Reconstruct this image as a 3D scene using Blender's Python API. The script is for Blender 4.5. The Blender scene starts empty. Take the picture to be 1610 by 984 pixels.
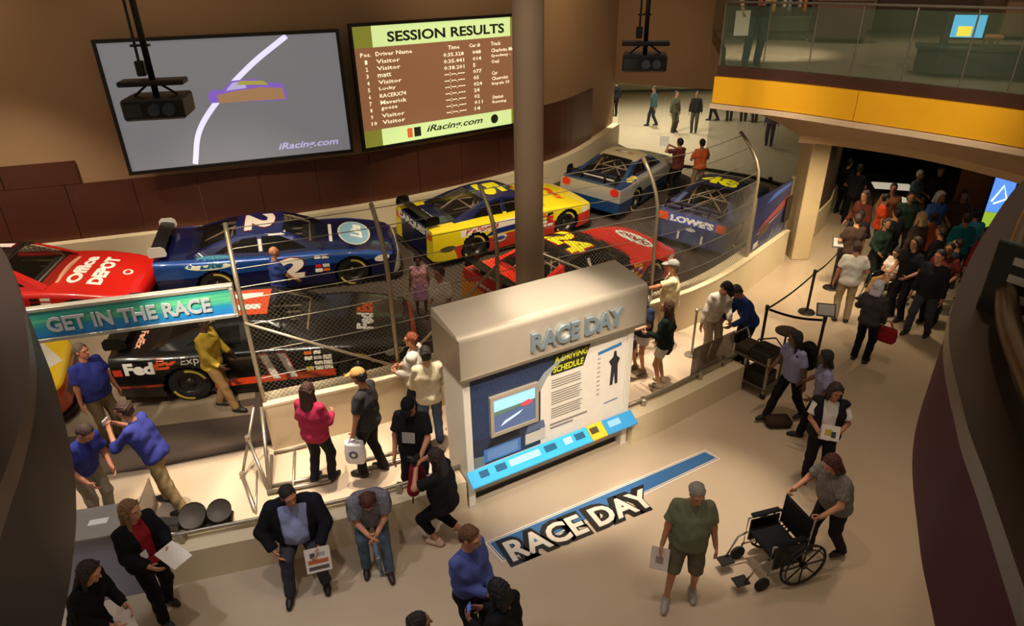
import bpy, bmesh, math, random
import numpy as np
from mathutils import Vector, Matrix
from mathutils.bvhtree import BVHTree
random.seed(7)
SC = bpy.context.scene
COL = SC.collection
R = math.radians
# ---------------------------------------------------------------- camera
CF, CP, CR, CH = 1040.0, 0.47917, -0.01841, 6.528
cam_d = bpy.data.cameras.new('camera'); cam = bpy.data.objects.new('camera', cam_d); COL.objects.link(cam)
cam_d.sensor_width = 36.0; cam_d.sensor_fit = 'HORIZONTAL'; cam_d.lens = CF * 36.0 / 1610.0
cam_d.clip_start = 0.05; cam_d.clip_end = 200
cam.matrix_world = Matrix.Translation((0, 0, CH)) @ Matrix.Rotation(math.pi/2 - CP, 4, 'X') @ Matrix.Rotation(CR, 4, 'Z')
SC.camera = cam
# ---------------------------------------------------------------- world, exposure
wd = bpy.data.worlds.new('world'); SC.world = wd; wd.use_nodes = True
wd.node_tree.nodes['Background'].inputs[0].default_value = (1.0, 0.80, 0.58, 1)
wd.node_tree.nodes['Background'].inputs[1].default_value = 0.13
SC.view_settings.view_transform = 'Standard'; SC.view_settings.look = 'None'
SC.view_settings.gamma = 1; SC.view_settings.use_curve_mapping = False
SC.view_settings.exposure = 1.05
WARM = (1.0, 0.86, 0.66)
def spot(name, loc, tgt, power, angle=60, blend=0.6, col=WARM, size=0.12):
    d = bpy.data.lights.new(name, 'SPOT'); d.energy = power; d.spot_size = R(angle); d.spot_blend = blend
    d.color = col; d.shadow_soft_size = size
    o = bpy.data.objects.new(name, d); COL.objects.link(o); o.location = loc
    o.rotation_euler = (Vector(tgt) - Vector(loc)).to_track_quat('-Z', 'Y').to_euler()
    return o
# spot lamps of the ceiling tracks: over the race cars, the walkway inside the fence, the foyer, the far hall
for x, y, tx, ty, p, a in ((-10.5, 10.5, -9.5, 12.8, 1000, 50), (-6.0, 10.0, -5.4, 13.4, 1100, 50), (-1.5, 11.0, -.6, 15.4, 1200, 50),
                           (2.5, 13.0, 3.0, 18.2, 1000, 50), (5.5, 13.5, 5.6, 17.2, 900, 46), (1.0, 9.8, 1.3, 13.2, 1000, 50),
                           (-4.5, 7.6, -4.6, 10.8, 450, 46), (-8.5, 8.0, -8.0, 10.0, 420, 50)):
    spot('track_spot_lamp', (x, y, 8.6), (tx, ty, .5), p, a, .7)
for x, y, p, a in ((-5.3, 7.15, 1300, 21), (-4.1, 7.2, 1500, 20), (-3.0, 7.45, 1500, 20), (-2.0, 7.85, 1500, 20), (-1.0, 8.3, 1100, 20), (1.9, 10.0, 1400, 17), (2.8, 10.5, 1400, 17), (3.7, 11.1, 1100, 17), (4.5, 11.5, 800, 17)):
    spot('walkway_spot_lamp', (x, y + .3, 8.4), (x, y, 0), p, a, .45, (1.0, .84, .68))
for x, y, p, a, c in ((0.6, 4.8, 170, 75, (1, .82, .70)), (2.55, 6.75, 1050, 22, (1, .86, .72)), (-2.0, 4.2, 200, 75, (1, .93, .95)), (-4.3, 4.4, 300, 75, (.94, .96, 1.1)), (3.0, 4.4, 90, 80, (1, .80, .66)), (5.0, 8.0, 140, 75, (1, .80, .62)), (4.2, 7.4, 140, 40, (1, .82, .66))):
    spot('foyer_spot_lamp', (x, y, 8.4), (x, y, 0), p, a, .9, c)
for x, y, tx, ty, tz, p, a in ((2.4, 2.2, .6, 7.4, 1.4, 2000, 24), (-1.5, 1.8, .4, 7.3, 1.7, 900, 26), (5.0, 5.5, 5.6, 11.0, 4.4, 900, 46), (.5, 7.5, 4.0, 12.6, 4.4, 700, 32), (-.5, 4.0, .3, 9.4, 5.0, 300, 30), (.4, 8.6, .55, 7.7, 2.8, 1000, 18)):
    spot('front_fill_spot', (x, y, 8.6), (tx, ty, tz), p, a, .8, (1.0, .87, .72))  # added fill without fixtures, brightens kiosk, column and balcony fascia
for x, y, tx, ty, tz, p, a in ((-3.2, 2.6, -4.0, 9.6, .8, 2600, 17), (-7.0, 4.0, -6.4, 10.0, .7, 1200, 20), (-5.0, 5.5, -5.4, 12.6, 1.0, 700, 24)):
    spot('side_fill_spot', (x, y, 8.5), (tx, ty, tz), p, a, .8, (1.0, .87, .70))  # added fill from the viewer's side, brightens the car flanks and fence
# added spots under the balcony and gallery ceiling, brightening barrier and floor
for x, y, z, tx, ty, p in ((5.9, 11.95, 3.75, 5.5, 14.0, 190), (6.9, 12.8, 3.15, 7.0, 14.6, 170), (8.0, 12.0, 3.1, 8.0, 12.0, 60), (8.2, 15.6, 3.2, 8.3, 15.8, 85), (9.6, 17.6, 3.2, 9.6, 17.6, 16), (9.3, 14.0, 3.2, 9.3, 14.0, 10)):
    spot('under_balcony_fill', (x, y, z), (tx, ty, 0), p, 105, .9, (1, .80, .52))
for x, y, p in ((5.2, 27.5, 1300), (6.5, 32.5, 1300), (9.5, 30.5, 500), (7.4, 24.0, 400), (12, 35, 500)):
    spot('hall_spot_lamp', (x, y, 5.3), (x, y, 0), p*.85, 110, .9, (.95, .96, .78))
for x, y, p in ((7.5, 12.5, 75), (9.5, 11.0, 75), (7.5, 16.5, 160), (10.5, 15.5, 160)):
    spot('balcony_fill_spot', (x, y, 8.9), (x, y, 4.8), p, 80, .9)  # added fill above the balcony, brightens its floor and back
for x, y, z, tx, ty, tz, p in ((-11.0, 12.0, 8.8, -11.0, 16, 2.6, 150), (-6.5, 11.5, 8.8, -7, 15.5, 6.5, 60), (0.5, 14.5, 8.8, -1, 19, 5.5, 130), (3.0, 17.0, 8.8, 3.0, 23.5, 3.0, 380)):
    spot('wall_wash_lamp', (x, y, z), (tx, ty, tz), p, 75, 1.0, (1, .76, .50))
# ---------------------------------------------------------------- picture measurements -> places on the ground
def Wp(px, py, z=0.0):
    """point at height z that the photograph shows at pixel (px, py)"""
    cr, sr = math.cos(CR), math.sin(CR); A = px - 805; B = py - 492
    a = A*cr + B*sr; b = -A*sr + B*cr; c, s = math.cos(CP), math.sin(CP); u = -b/CF
    d = Vector((a/CF, c + u*s, -s + u*c)); t = (z - CH)/d.z
    return Vector((d.x*t, d.y*t, z))
# ---------------------------------------------------------------- materials
def lin(c):
    if isinstance(c, str):
        c = c.lstrip('#'); c = [int(c[i:i+2], 16)/255 for i in (0, 2, 4)]
        return tuple(((v + .055)/1.055)**2.4 if v > .04045 else v/12.92 for v in c)
    return tuple(c)
MATS = {}
def mat(name, col='808080', rough=.5, metal=0.0, var=.08, scale=6.0, bump=0.0, bscale=60.0, coat=0.0, emit=0.0, alpha=1.0, trans=0.0, spec=.5, ior=1.45):
    if name in MATS: return MATS[name]
    m = bpy.data.materials.new(name); m.use_nodes = True; nt = m.node_tree; b = nt.nodes['Principled BSDF']
    c = lin(col)
    b.inputs['Roughness'].default_value = rough; b.inputs['Metallic'].default_value = metal
    b.inputs['Coat Weight'].default_value = coat; b.inputs['Coat Roughness'].default_value = .08
    b.inputs['Specular IOR Level'].default_value = spec; b.inputs['IOR'].default_value = ior
    b.inputs['Alpha'].default_value = alpha; b.inputs['Transmission Weight'].default_value = trans
    tc = nt.nodes.new('ShaderNodeTexCoord')
    if var > 0:
        n = nt.nodes.new('ShaderNodeTexNoise'); n.inputs['Scale'].default_value = scale; n.inputs['Detail'].default_value = 4
        nt.links.new(tc.outputs['Object'], n.inputs['Vector'])
        mx = nt.nodes.new('ShaderNodeMix'); mx.data_type = 'RGBA'
        mx.inputs[6].default_value = (*[v*(1 - var) for v in c], 1); mx.inputs[7].default_value = (*[min(1, v*(1 + var)) for v in c], 1)
        nt.links.new(n.outputs['Fac'], mx.inputs[0]); nt.links.new(mx.outputs[2], b.inputs['Base Color'])
        if emit: nt.links.new(mx.outputs[2], b.inputs['Emission Color'])
    else:
        b.inputs['Base Color'].default_value = (*c, 1); b.inputs['Emission Color'].default_value = (*c, 1)
    b.inputs['Emission Strength'].default_value = emit
    if bump > 0:
        n2 = nt.nodes.new('ShaderNodeTexNoise'); n2.inputs['Scale'].default_value = bscale; n2.inputs['Detail'].default_value = 5
        nt.links.new(tc.outputs['Object'], n2.inputs['Vector'])
        bp = nt.nodes.new('ShaderNodeBump'); bp.inputs['Strength'].default_value = bump; bp.inputs['Distance'].default_value = .02
        nt.links.new(n2.outputs['Fac'], bp.inputs['Height']); nt.links.new(bp.outputs[0], b.inputs['Normal'])
    MATS[name] = m
    return m
def cloth(hexc): return mat('cloth_' + hexc, hexc, .85, 0, .18, 25, .25, 90, spec=.2)
def skin(hexc): return mat('skin_' + hexc, hexc, .5, 0, .06, 20, .05, 120)
def gloss(hexc): return mat('vinyl_' + hexc, hexc, .3, 0, .03, 8)
# ---------------------------------------------------------------- mesh helpers
def link(o, parent=None):
    COL.objects.link(o)
    if parent is not None: o.parent = parent
    return o
def tag(o, label=None, cat=None, group=None, kind=None):
    if label: o['label'] = label
    if cat: o['category'] = cat
    if group: o['group'] = group
    if kind: o['kind'] = kind
    return o
def empty(name, loc=(0, 0, 0), rz=0.0, label=None, cat=None, group=None):
    o = bpy.data.objects.new(name, None); o.empty_display_size = .2; o.location = loc; o.rotation_euler = (0, 0, rz)
    COL.objects.link(o); return tag(o, label, cat, group)
def from_arrays(name, V, F, mats, parent=None, smooth=False, fm=None):
    me = bpy.data.meshes.new(name)
    if isinstance(F, np.ndarray):
        n, k = F.shape
        me.vertices.add(len(V)); me.vertices.foreach_set('co', np.asarray(V, np.float32).ravel())
        me.loops.add(n*k); me.loops.foreach_set('vertex_index', F.astype(np.int32).ravel())
        me.polygons.add(n); me.polygons.foreach_set('loop_start', np.arange(0, n*k, k, dtype=np.int32))
        me.update(calc_edges=True)
    else:
        me.from_pydata([tuple(v) for v in V], [], F); me.update()
    if not isinstance(mats, (list, tuple)): mats = [mats]
    for m in mats: me.materials.append(m)
    if fm is not None: me.polygons.foreach_set('material_index', np.asarray(fm, np.int32))
    if smooth: me.polygons.foreach_set('use_smooth', np.ones(len(me.polygons), bool))
    return link(bpy.data.objects.new(name, me), parent)
class MB:
    """collects shapes that become ONE mesh object"""
    def __init__(s): s.V = []; s.F = []; s.M = []; s.mi = 0
    def add(s, V, F):
        b = len(s.V); s.V += [tuple(v) for v in V]; s.F += [tuple(i + b for i in f) for f in F]; s.M += [s.mi]*len(F); return s
    def box(s, lo, hi, rot=None, org=(0, 0, 0), bev=0.0):
        x0, y0, z0 = lo; x1, y1, z1 = hi
        if bev > 0:
            bm = bmesh.new(); bmesh.ops.create_cube(bm, size=1)
            for v in bm.verts: v.co = Vector((x0 + (v.co.x + .5)*(x1 - x0), y0 + (v.co.y + .5)*(y1 - y0), z0 + (v.co.z + .5)*(z1 - z0)))
            bmesh.ops.bevel(bm, geom=list(bm.edges), offset=bev, segments=1, affect='EDGES', profile=.5)
            bm.verts.index_update(); V = [v.co.copy() for v in bm.verts]; F = [[v.index for v in f.verts] for f in bm.faces]; bm.free()
        else:
            V = [Vector(p) for p in ((x0, y0, z0), (x1, y0, z0), (x1, y1, z0), (x0, y1, z0), (x0, y0, z1), (x1, y0, z1), (x1, y1, z1), (x0, y1, z1))]
            F = [(0, 3, 2, 1), (4, 5, 6, 7), (0, 1, 5, 4), (1, 2, 6, 5), (2, 3, 7, 6), (3, 0, 4, 7)]
        if rot is not None: V = [rot @ v + Vector(org) for v in V]
        elif tuple(org) != (0, 0, 0): V = [v + Vector(org) for v in V]
        return s.add(V, F)
    def tube(s, pts, r, n=8, cap=True):
        pts = [Vector(p) for p in pts]; m = len(pts)
        rs = r if isinstance(r, (list, tuple)) else [r]*m
        V = []; F = []; up = None
        for i, p in enumerate(pts):
            t = (pts[min(i + 1, m - 1)] - pts[max(i - 1, 0)]).normalized()
            if up is None:
                up = Vector((0, 0, 1)) if abs(t.z) < .9 else Vector((1, 0, 0))
            a = t.cross(up)
            if a.length < 1e-5: a = t.cross(Vector((0, 1, 0)))
            a.normalize(); b = a.cross(t).normalized(); up = b
            for k in range(n):
                th = 2*math.pi*k/n; V.append(p + (a*math.cos(th) + b*math.sin(th))*rs[i])
        for i in range(m - 1):
            for k in range(n):
                F.append((i*n + k, i*n + (k + 1) % n, (i + 1)*n + (k + 1) % n, (i + 1)*n + k))
        if cap: F.append(tuple(range(n - 1, -1, -1))); F.append(tuple(range((m - 1)*n, m*n)))
        return s.add(V, F)
    def lathe(s, prof, org=(0, 0, 0), axis='Z', n=16, rot=None, cap=True):
        V = []; F = []
        for (r, h) in prof:
            for k in range(n):
                th = 2*math.pi*k/n; c, q = r*math.cos(th), r*math.sin(th)
                v = Vector((c, q, h)) if axis == 'Z' else (Vector((c, h, q)) if axis == 'Y' else Vector((h, c, q)))
                V.append((rot @ v if rot is not None else v) + Vector(org))
        for i in range(len(prof) - 1):
            for k in range(n):
                f = (i*n + k, i*n + (k + 1) % n, (i + 1)*n + (k + 1) % n, (i + 1)*n + k)
                F.append(f if axis != 'Y' else f[::-1])
        if cap and prof[0][0] > 1e-4: F.append(tuple(range(n - 1, -1, -1)) if axis != 'Y' else tuple(range(n)))
        e = (len(prof) - 1)*n
        if cap and prof[-1][0] > 1e-4: F.append(tuple(range(e, e + n)) if axis != 'Y' else tuple(range(e + n - 1, e - 1, -1)))
        return s.add(V, F)
    def prism(s, poly, z0, z1):
        n = len(poly)
        V = [(p[0], p[1], z0) for p in poly] + [(p[0], p[1], z1) for p in poly]
        F = [tuple(range(n - 1, -1, -1)), tuple(range(n, 2*n))] + [(i, (i + 1) % n, n + (i + 1) % n, n + i) for i in range(n)]
        return s.add(V, F)
    def grid(s, P):
        """P[i][j] points"""
        n = len(P); m = len(P[0]); V = [p for row in P for p in row]
        F = [(i*m + j, i*m + j + 1, (i + 1)*m + j + 1, (i + 1)*m + j) for i in range(n - 1) for j in range(m - 1)]
        return s.add(V, F)
    def ribbon(s, pts, z0, z1, th, side=1):
        """wall along plan points with thickness to one side; z0/z1 numbers or lists"""
        n = len(pts); P = [Vector((p[0], p[1])) for p in pts]
        Z0 = z0 if isinstance(z0, (list, tuple)) else [z0]*n; Z1 = z1 if isinstance(z1, (list, tuple)) else [z1]*n
        V = []; F = []
        for i in range(n):
            t = (P[min(i + 1, n - 1)] - P[max(i - 1, 0)]).normalized(); nn = Vector((-t.y, t.x))*side
            q = P[i] + nn*th
            V += [(P[i].x, P[i].y, Z0[i]), (P[i].x, P[i].y, Z1[i]), (q.x, q.y, Z1[i]), (q.x, q.y, Z0[i])]
        for i in range(n - 1):
            a = i*4; b = a + 4
            for k in range(4): F.append((a + k, a + (k + 1) % 4, b + (k + 1) % 4, b + k))
        F.append((3, 2, 1, 0)); F.append((4*n - 4, 4*n - 3, 4*n - 2, 4*n - 1))
        if side < 0: F = [f[::-1] for f in F]
        return s.add(V, F)
    def build(s, name, mats, parent=None, smooth=False, loc=None, fix=True):
        o = from_arrays(name, s.V, s.F, mats, parent, smooth, s.M)
        if fix:
            bm = bmesh.new(); bm.from_mesh(o.data); bmesh.ops.recalc_face_normals(bm, faces=bm.faces); bm.to_mesh(o.data); bm.free()
        if smooth == 'auto':
            sharp(o)
        if loc is not None: o.location = loc
        return o
def sharp(o, ang=35):
    me = o.data; bm = bmesh.new(); bm.from_mesh(me)
    for e in bm.edges:
        if len(e.link_faces) == 2 and e.calc_face_angle(0) > R(ang): e.smooth = False
    for f in bm.faces: f.smooth = True
    bm.to_mesh(me); bm.free()
def catmull(pts, n=8):
    P = [np.array(p, float) for p in pts]; out = []
    for i in range(len(P) - 1):
        p0 = P[i - 1] if i > 0 else 2*P[0] - P[1]; p1 = P[i]; p2 = P[i + 1]; p3 = P[i + 2] if i + 2 < len(P) else 2*P[-1] - P[-2]
        for k in range(n):
            t = k/n
            out.append(.5*((2*p1) + (-p0 + p2)*t + (2*p0 - 5*p1 + 4*p2 - p3)*t*t + (-p0 + 3*p1 - 3*p2 + p3)*t**3))
    out.append(P[-1]); return [tuple(float(q) for q in v) for v in out]
def offs(pts, d):
    """plan polyline moved d to its left"""
    P = [Vector((p[0], p[1])) for p in pts]; n = len(P); out = []
    for i in range(n):
        t = (P[min(i + 1, n - 1)] - P[max(i - 1, 0)]).normalized(); out.append((P[i].x - t.y*d, P[i].y + t.x*d))
    return out
# flat lettering -----------------------------------------------------------
_TXT = {}
def text_geo(txt, bold=0.0, shear=0.0, spacing=1.0, res=3):
    """lettering of cap height about 1, centred: (verts, faces)"""
    key = (txt, bold, shear, spacing, res)
    if key in _TXT: return _TXT[key]
    cu = bpy.data.curves.new('lettering', 'FONT'); cu.body = txt; cu.size = 1.0; cu.offset = bold; cu.shear = shear
    cu.space_character = spacing; cu.resolution_u = res; cu.align_x = 'CENTER'; cu.fill_mode = 'FRONT'; cu.dimensions = '2D'
    ob = bpy.data.objects.new('lettering', cu); COL.objects.link(ob)
    bpy.context.view_layer.update()
    me = ob.evaluated_get(bpy.context.evaluated_depsgraph_get()).to_mesh()
    V = [v.co.copy() for v in me.vertices]; F = [tuple(p.vertices) for p in me.polygons]
    ob.evaluated_get(bpy.context.evaluated_depsgraph_get()).to_mesh_clear()
    bpy.data.objects.remove(ob); bpy.data.curves.remove(cu)
    if V:
        xs = [v.x for v in V]; ys = [v.y for v in V]; cx = (min(xs) + max(xs))/2; cy = (min(ys) + max(ys))/2
        V = [Vector((v.x - cx, v.y - cy, 0)) for v in V]
    _TXT[key] = (V, F); return V, F
def text_fit(txt, w, h, **k):
    """lettering stretched to width w and height h"""
    V, F = text_geo(txt, **k)
    sx = w/max(1e-6, max(v.x for v in V)*2); sy = h/max(1e-6, max(v.y for v in V)*2)
    return [Vector((v.x*sx, v.y*sy, 0)) for v in V], F
def put_text(name, txt, w, h, o, u, v, m, parent=None, depth=0.0, **k):
    """flat (or extruded) lettering, centre o, reading along u, letters up along v"""
    V, F = text_fit(txt, w, h, **k); o = Vector(o); u = Vector(u).normalized(); v = Vector(v).normalized(); n = u.cross(v)
    if depth:
        N = len(V); P = [o + u*p.x + v*p.y + n*depth for p in V] + [o + u*p.x + v*p.y for p in V]
        ec = {}
        for f in F:
            for a, b in zip(f, f[1:] + f[:1]): ec[(a, b)] = 1
        S = [(b, a, a + N, b + N) for (a, b) in ec if (b, a) not in ec]
        return from_arrays(name, P, list(F) + S, m, parent)
    return from_arrays(name, [o + u*p.x + v*p.y for p in V], F, m, parent)
def quad(name, o, u, v, w, h, m, parent=None, th=0.004):
    """thin plate centred at o"""
    o = Vector(o); u = Vector(u).normalized(); v = Vector(v).normalized(); n = u.cross(v)
    c = [(-w/2, -h/2), (w/2, -h/2), (w/2, h/2), (-w/2, h/2)]
    V = [o + u*a + v*b for a, b in c] + [o + u*a + v*b + n*th for a, b in c]
    return from_arrays(name, V, [(3, 2, 1, 0), (4, 5, 6, 7), (0, 1, 5, 4), (1, 2, 6, 5), (2, 3, 7, 6), (3, 0, 4, 7)], m, parent)
# ================================================================ the setting
def ray(px, py):
    a = Wp(px, py, CH - 1.0); return Vector((a.x, a.y, -1.0)) if True else None
def hit(px, py, curve):
    """point on a vertical ribbon along plan curve that the photograph shows at (px, py)"""
    d = ray(px, py); best = None
    for a, b in zip(curve[:-1], curve[1:]):
        ex, ey = b[0] - a[0], b[1] - a[1]; den = d.x*ey - d.y*ex
        if abs(den) < 1e-9: continue
        t = (a[0]*ey - a[1]*ex)/den; s = (a[0]*d.y - a[1]*d.x)/den
        s = ((d.x*t - a[0])*ex + (d.y*t - a[1])*ey)/(ex*ex + ey*ey)
        if t > 0 and -1e-6 <= s <= 1 + 1e-6 and (best is None or t < best[0]): best = (t, Vector((d.x*t, d.y*t, CH - t)))
    return best[1] if best else None
# --- plan curves
ZB = .6
wl = [Wp(px, py, ZB) for px, py in ((230, 407), (420, 383), (620, 350), (760, 317), (870, 281))]
d0 = (wl[0] - wl[1]).normalized()
WALL = catmull([tuple((wl[0] + d0*8 + Vector((0, .9, 0)))[:2]), tuple((wl[0] + d0*3.5 + Vector((0, .1, 0)))[:2])] + [tuple(p[:2]) for p in wl]
               + [(2.75, 23.0), (3.95, 25.6)], 8)
WN = np.array(WALL)
def wdist(x, y):
    a = WN[:-1]; b = WN[1:]; e = b - a; p = np.array([x, y]); t = np.clip(((p - a)*e).sum(1)/(e*e).sum(1), 0, 1)
    return float(np.sqrt((((a + e*t[:, None]) - p)**2).sum(1)).min())
def bank(x, y): return ZB*max(0.0, 1 - wdist(x, y)/6.2) + .012
b0, b1, b2, b3 = Wp(430, 708), Wp(640, 655), Wp(1100, 506), Wp(1232, 412)
BAR = catmull([tuple(b0[:2]), tuple(b1[:2]), tuple(((b1 + b2)*.5)[:2]), tuple(b2[:2]), tuple(b3[:2])], 8)     # front foot of the fence barrier
s0, s1, s2, s3 = Wp(60, 964), Wp(300, 915), Wp(640, 832), Wp(992, 699)
s4 = Wp(1165, 612)
SEAT = catmull([tuple(p[:2]) for p in (s0, s1, s2, s3, s4)], 8)                                             # front foot of the seat wall
# --- materials
M_floor = mat('polished_concrete', 'b8a48a', .22, 0, .10, .8, .03, 3, spec=.5)
M_wall = mat('tan_plaster', '9a7a58', .8, 0, .06, .7, .05, 30)
M_barrier = mat('cream_barrier_paint', 'd8c6a2', .55, 0, .05, 2, .04, 40)
M_dark = mat('bronze_panel', '5a3426', .38, .35, .18, 1.2, .03, 8)
M_asph = mat('asphalt', '463a30', .85, 0, .16, 5, .3, 160, spec=.3)
M_steel = mat('galvanised_steel', 'a39a88', .38, .75, .08, 14)
M_brushed = mat('brushed_aluminium', 'b5ab98', .33, .85, .05, 5)
M_black = mat('black_plastic', '15130f', .42, 0, .1, 12)
M_white = mat('white_paint', 'e2dccf', .5, 0, .04, 6)
def glassmat(name, col, alpha, rough=.04):
    return mat(name, col, rough, 0, 0, alpha=alpha, spec=.6)
M_glass = glassmat('clear_glass', '5f6a5a', .16)
M_glassg = glassmat('green_glass', '46543f', .26)
# --- floor
tag(MB().box((-22, -2, -.3), (26, 46, 0)).build('floor', M_floor), 'polished cream concrete floor of the whole hall', kind='structure')
# race track surface, banked up towards the wall
inner = [(-19, Wp(-60, 770).y + .2), tuple(Wp(60, 762)[:2]), tuple(Wp(250, 735)[:2])] + offs(BAR, .16)
inner = inner + [tuple((Vector((*BAR[-1], 0)) + Vector((.9, 1.5, 0)))[:2]), tuple((Vector((*BAR[-1], 0)) + Vector((1.2, 3.0, 0)))[:2])]
def resample(pts, n):
    P = np.array([p[:2] for p in pts], float); L = np.r_[0, np.cumsum(np.linalg.norm(np.diff(P, axis=0), axis=1))]
    t = np.linspace(0, L[-1], n); return np.stack([np.interp(t, L, P[:, 0]), np.interp(t, L, P[:, 1])], 1)
nI = 60; wtr = WALL; I_ = resample(inner, nI); O_ = resample([(-19.5, WALL[0][1] + 1.2)] + list(wtr), nI)
Pg = []
for i in range(nI):
    row = []
    for j in range(15):
        q = I_[i]*(1 - j/14) + O_[i]*(j/14); row.append((q[0], q[1], bank(q[0], q[1])))
    Pg.append(row)
tag(MB().grid(Pg).build('trim_1', M_asph, smooth=True), 'dark banked asphalt of the display race track', kind='structure')
# pale concrete apron under the nearest car
ac = [Wp(-80, 712), Wp(398, 652), Wp(410, 560), Wp(-80, 520)]; Pa = []
for i in range(13):
    r_ = []
    for j in range(7):
        p_ = (ac[0].lerp(ac[1], i/12)).lerp(ac[3].lerp(ac[2], i/12), j/6); r_.append((p_.x, p_.y, bank(p_.x, p_.y) + .006))
    Pa.append(r_)
tag(MB().grid(Pa).build('trim_2', mat('concrete_apron', '7a6a55', .6, 0, .15, 3, .1, 60), smooth=True), 'pale concrete apron under the nearest race car', kind='structure')
# --- back wall with its barrier and bronze panels
wall = tag(MB().ribbon(WALL, -.1, 9.5, .3, 1).build('wall_back', M_wall, smooth='auto'), 'tall curved tan plaster wall behind the race cars', kind='structure')
BW = WALL
MB().ribbon(offs(BW, -.28), -.05, ZB + .68, .28, 1).build('barrier', M_barrier, wall, smooth='auto')
def arc_pts(curve):
    P = np.array(curve); L = np.r_[0, np.cumsum(np.linalg.norm(np.diff(P, axis=0), axis=1))]; return P, L
WPn, WL = arc_pts(WALL)
def wat(s): return (float(np.interp(s, WL, WPn[:, 0])), float(np.interp(s, WL, WPn[:, 1])))
def s_of(p):
    a = WPn[:-1]; e = WPn[1:] - a; q = np.array([p[0], p[1]]); t = np.clip(((q - a)*e).sum(1)/(e*e).sum(1), 0, 1)
    d = (((a + e*t[:, None]) - q)**2).sum(1); i = int(d.argmin()); return float(WL[i] + t[i]*np.linalg.norm(e[i]))
def wall_patch(sa, sb, z0, z1, out=.03, n=None):
    n = n or max(2, int((sb - sa)/.35) + 1)
    pts = [wat(sa + (sb - sa)*i/(n - 1)) for i in range(n)]
    return MB().ribbon(offs(pts, -out), z0, z1, out - .002, 1)
zt = hit(400, 262, WALL).z                                   # top of the low panels
s_step = s_of(hit(128, 285, WALL)); s_end = s_of(hit(846, 230, WALL)); s_last = s_of(hit(928, 200, WALL)); 
edges = [0.05]
while edges[-1] < s_end - .5: edges.append(edges[-1] + 1.32)
edges[-1] = s_end
for a, b in zip(edges[:-1], edges[1:]):
    wall_patch(a + .008, b - .008, ZB + .68, zt, .045).build('panel', M_dark, wall)
zh = hit(60, 257, WALL).z
for a, b in ((s_step - 2.9, s_step - 1.45), (s_step - 1.44, s_step)): wall_patch(a + .006, b - .006, zt + .01, max(zh, zt + .35), .045).build('panel', M_dark, wall)
zq = hit(935, 140, WALL).z; zq0 = hit(872, 157, WALL).z
for a, b in ((s_end + .01, s_end + .5*(s_last - s_end)), (s_end + .5*(s_last - s_end) + .012, s_last)):
    wall_patch(a, b, ZB + .68, (zq + zq0)/2, .05).build('panel', M_dark, wall)
# --- projection screens
def proj_screen(pxL, pxR, py, label):
    sa, sb = s_of(hit(*pxL, WALL)), s_of(hit(*pxR, WALL))
    z1 = hit(*pxL, WALL).z; z0 = hit(*py, WALL).z
    a, b = Vector((*wat(sa), 0)), Vector((*wat(sb), 0)); u = (b - a).normalized(); n = Vector((u.y, -u.x, 0))
    w = (b - a).length; h = z1 - z0; o = (a + b)/2 + n*.42 + Vector((0, 0, z0))
    rt = empty('projection_screen', o, math.atan2(u.y, u.x), label, 'screen')
    fr = MB(); t = .07
    for lo, hi in (((-w/2, -.05, 0), (w/2, .03, t)), ((-w/2, -.05, h - t), (w/2, .03, h)), ((-w/2, -.05, t), (-w/2 + t, .03, h - t)), ((w/2 - t, -.05, t), (w/2, .03, h - t))): fr.box(lo, hi)
    fr.build('frame', M_black, rt)
    MB().box((-w/2 + t, .0, t), (w/2 - t, .02, h - t)).build('backing', M_black, rt)
    for xx in (-w*.35, w*.35): MB().box((xx - .04, .03, h*.5 - .04), (xx + .04, .34, h*.5 + .04)).build('bracket', M_black, rt)
    return rt, w - 2*t, h - 2*t, t
def emis(name, hexc, s=1.0): return mat(name, hexc, .6, 0, .03, 2, emit=s)
scrL, wL_, hL_, tL_ = proj_screen((148, 60), (527, 40), (380, 252), 'wide screen showing a lone race car on grey track, left of the results screen')
scrR, wR_, hR_, tR_ = proj_screen((534, 36), (808, 20), (680, 216), 'screen with green and brown session results table')
def flat(name, rt, x0, z0, x1, z1, m, y=-.004, th=.003):
    return MB().box((x0, y - th, z0), (x1, y, z1)).build(name, m, rt)
# left screen picture
E_grey = emis('screen_grey', '76767a', .36)
flat('picture', scrL, -wL_/2, tL_, wL_/2, tL_ + hL_, E_grey)
def stripe(name, rt, pts, wd, m, y=-.009):
    P = catmull(pts, 8); L = [(p[0], p[1]) for p in P]
    a = offs(L, wd/2); b = offs(L, -wd/2); V = [(p[0], y, p[1]) for p in a] + [(p[0], y, p[1]) for p in b]; n = len(L)
    return from_arrays(name, V, [(i, i + 1, n + i + 1, n + i) for i in range(n - 1)], m, rt)
X = lambda f: -wL_/2 + f*wL_
Z = lambda f: tL_ + (1 - f)*hL_
stripe('painted_line', scrL, [(X(.775), Z(.01)), (X(.60), Z(.22)), (X(.43), Z(.48)), (X(.32), Z(.72)), (X(.27), Z(.99))], .11, emis('screen_line', 'b9b4d6', .75))
E_pur, E_och, E_lil = emis('screen_purple', '6d4fa0', .6), emis('screen_ochre', '8a6a4a', .55), emis('screen_lilac', '9a94b8', .6)
def blob(name, rt, poly, m, y): return from_arrays(name, [(X(a), y, Z(b)) for a, b in poly], [tuple(range(len(poly)))], m, rt)
cb = blob('picture_car', scrL, [(.395, .50), (.385, .44), (.41, .40), (.46, .40), (.50, .335), (.60, .33), (.66, .37), (.72, .38), (.735, .46), (.73, .52)][::-1], E_pur, -.014)
blob('picture_car_side', scrL, [(.43, .505), (.43, .44), (.50, .42), (.62, .40), (.72, .42), (.725, .51)][::-1], E_och, -.018)
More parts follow.
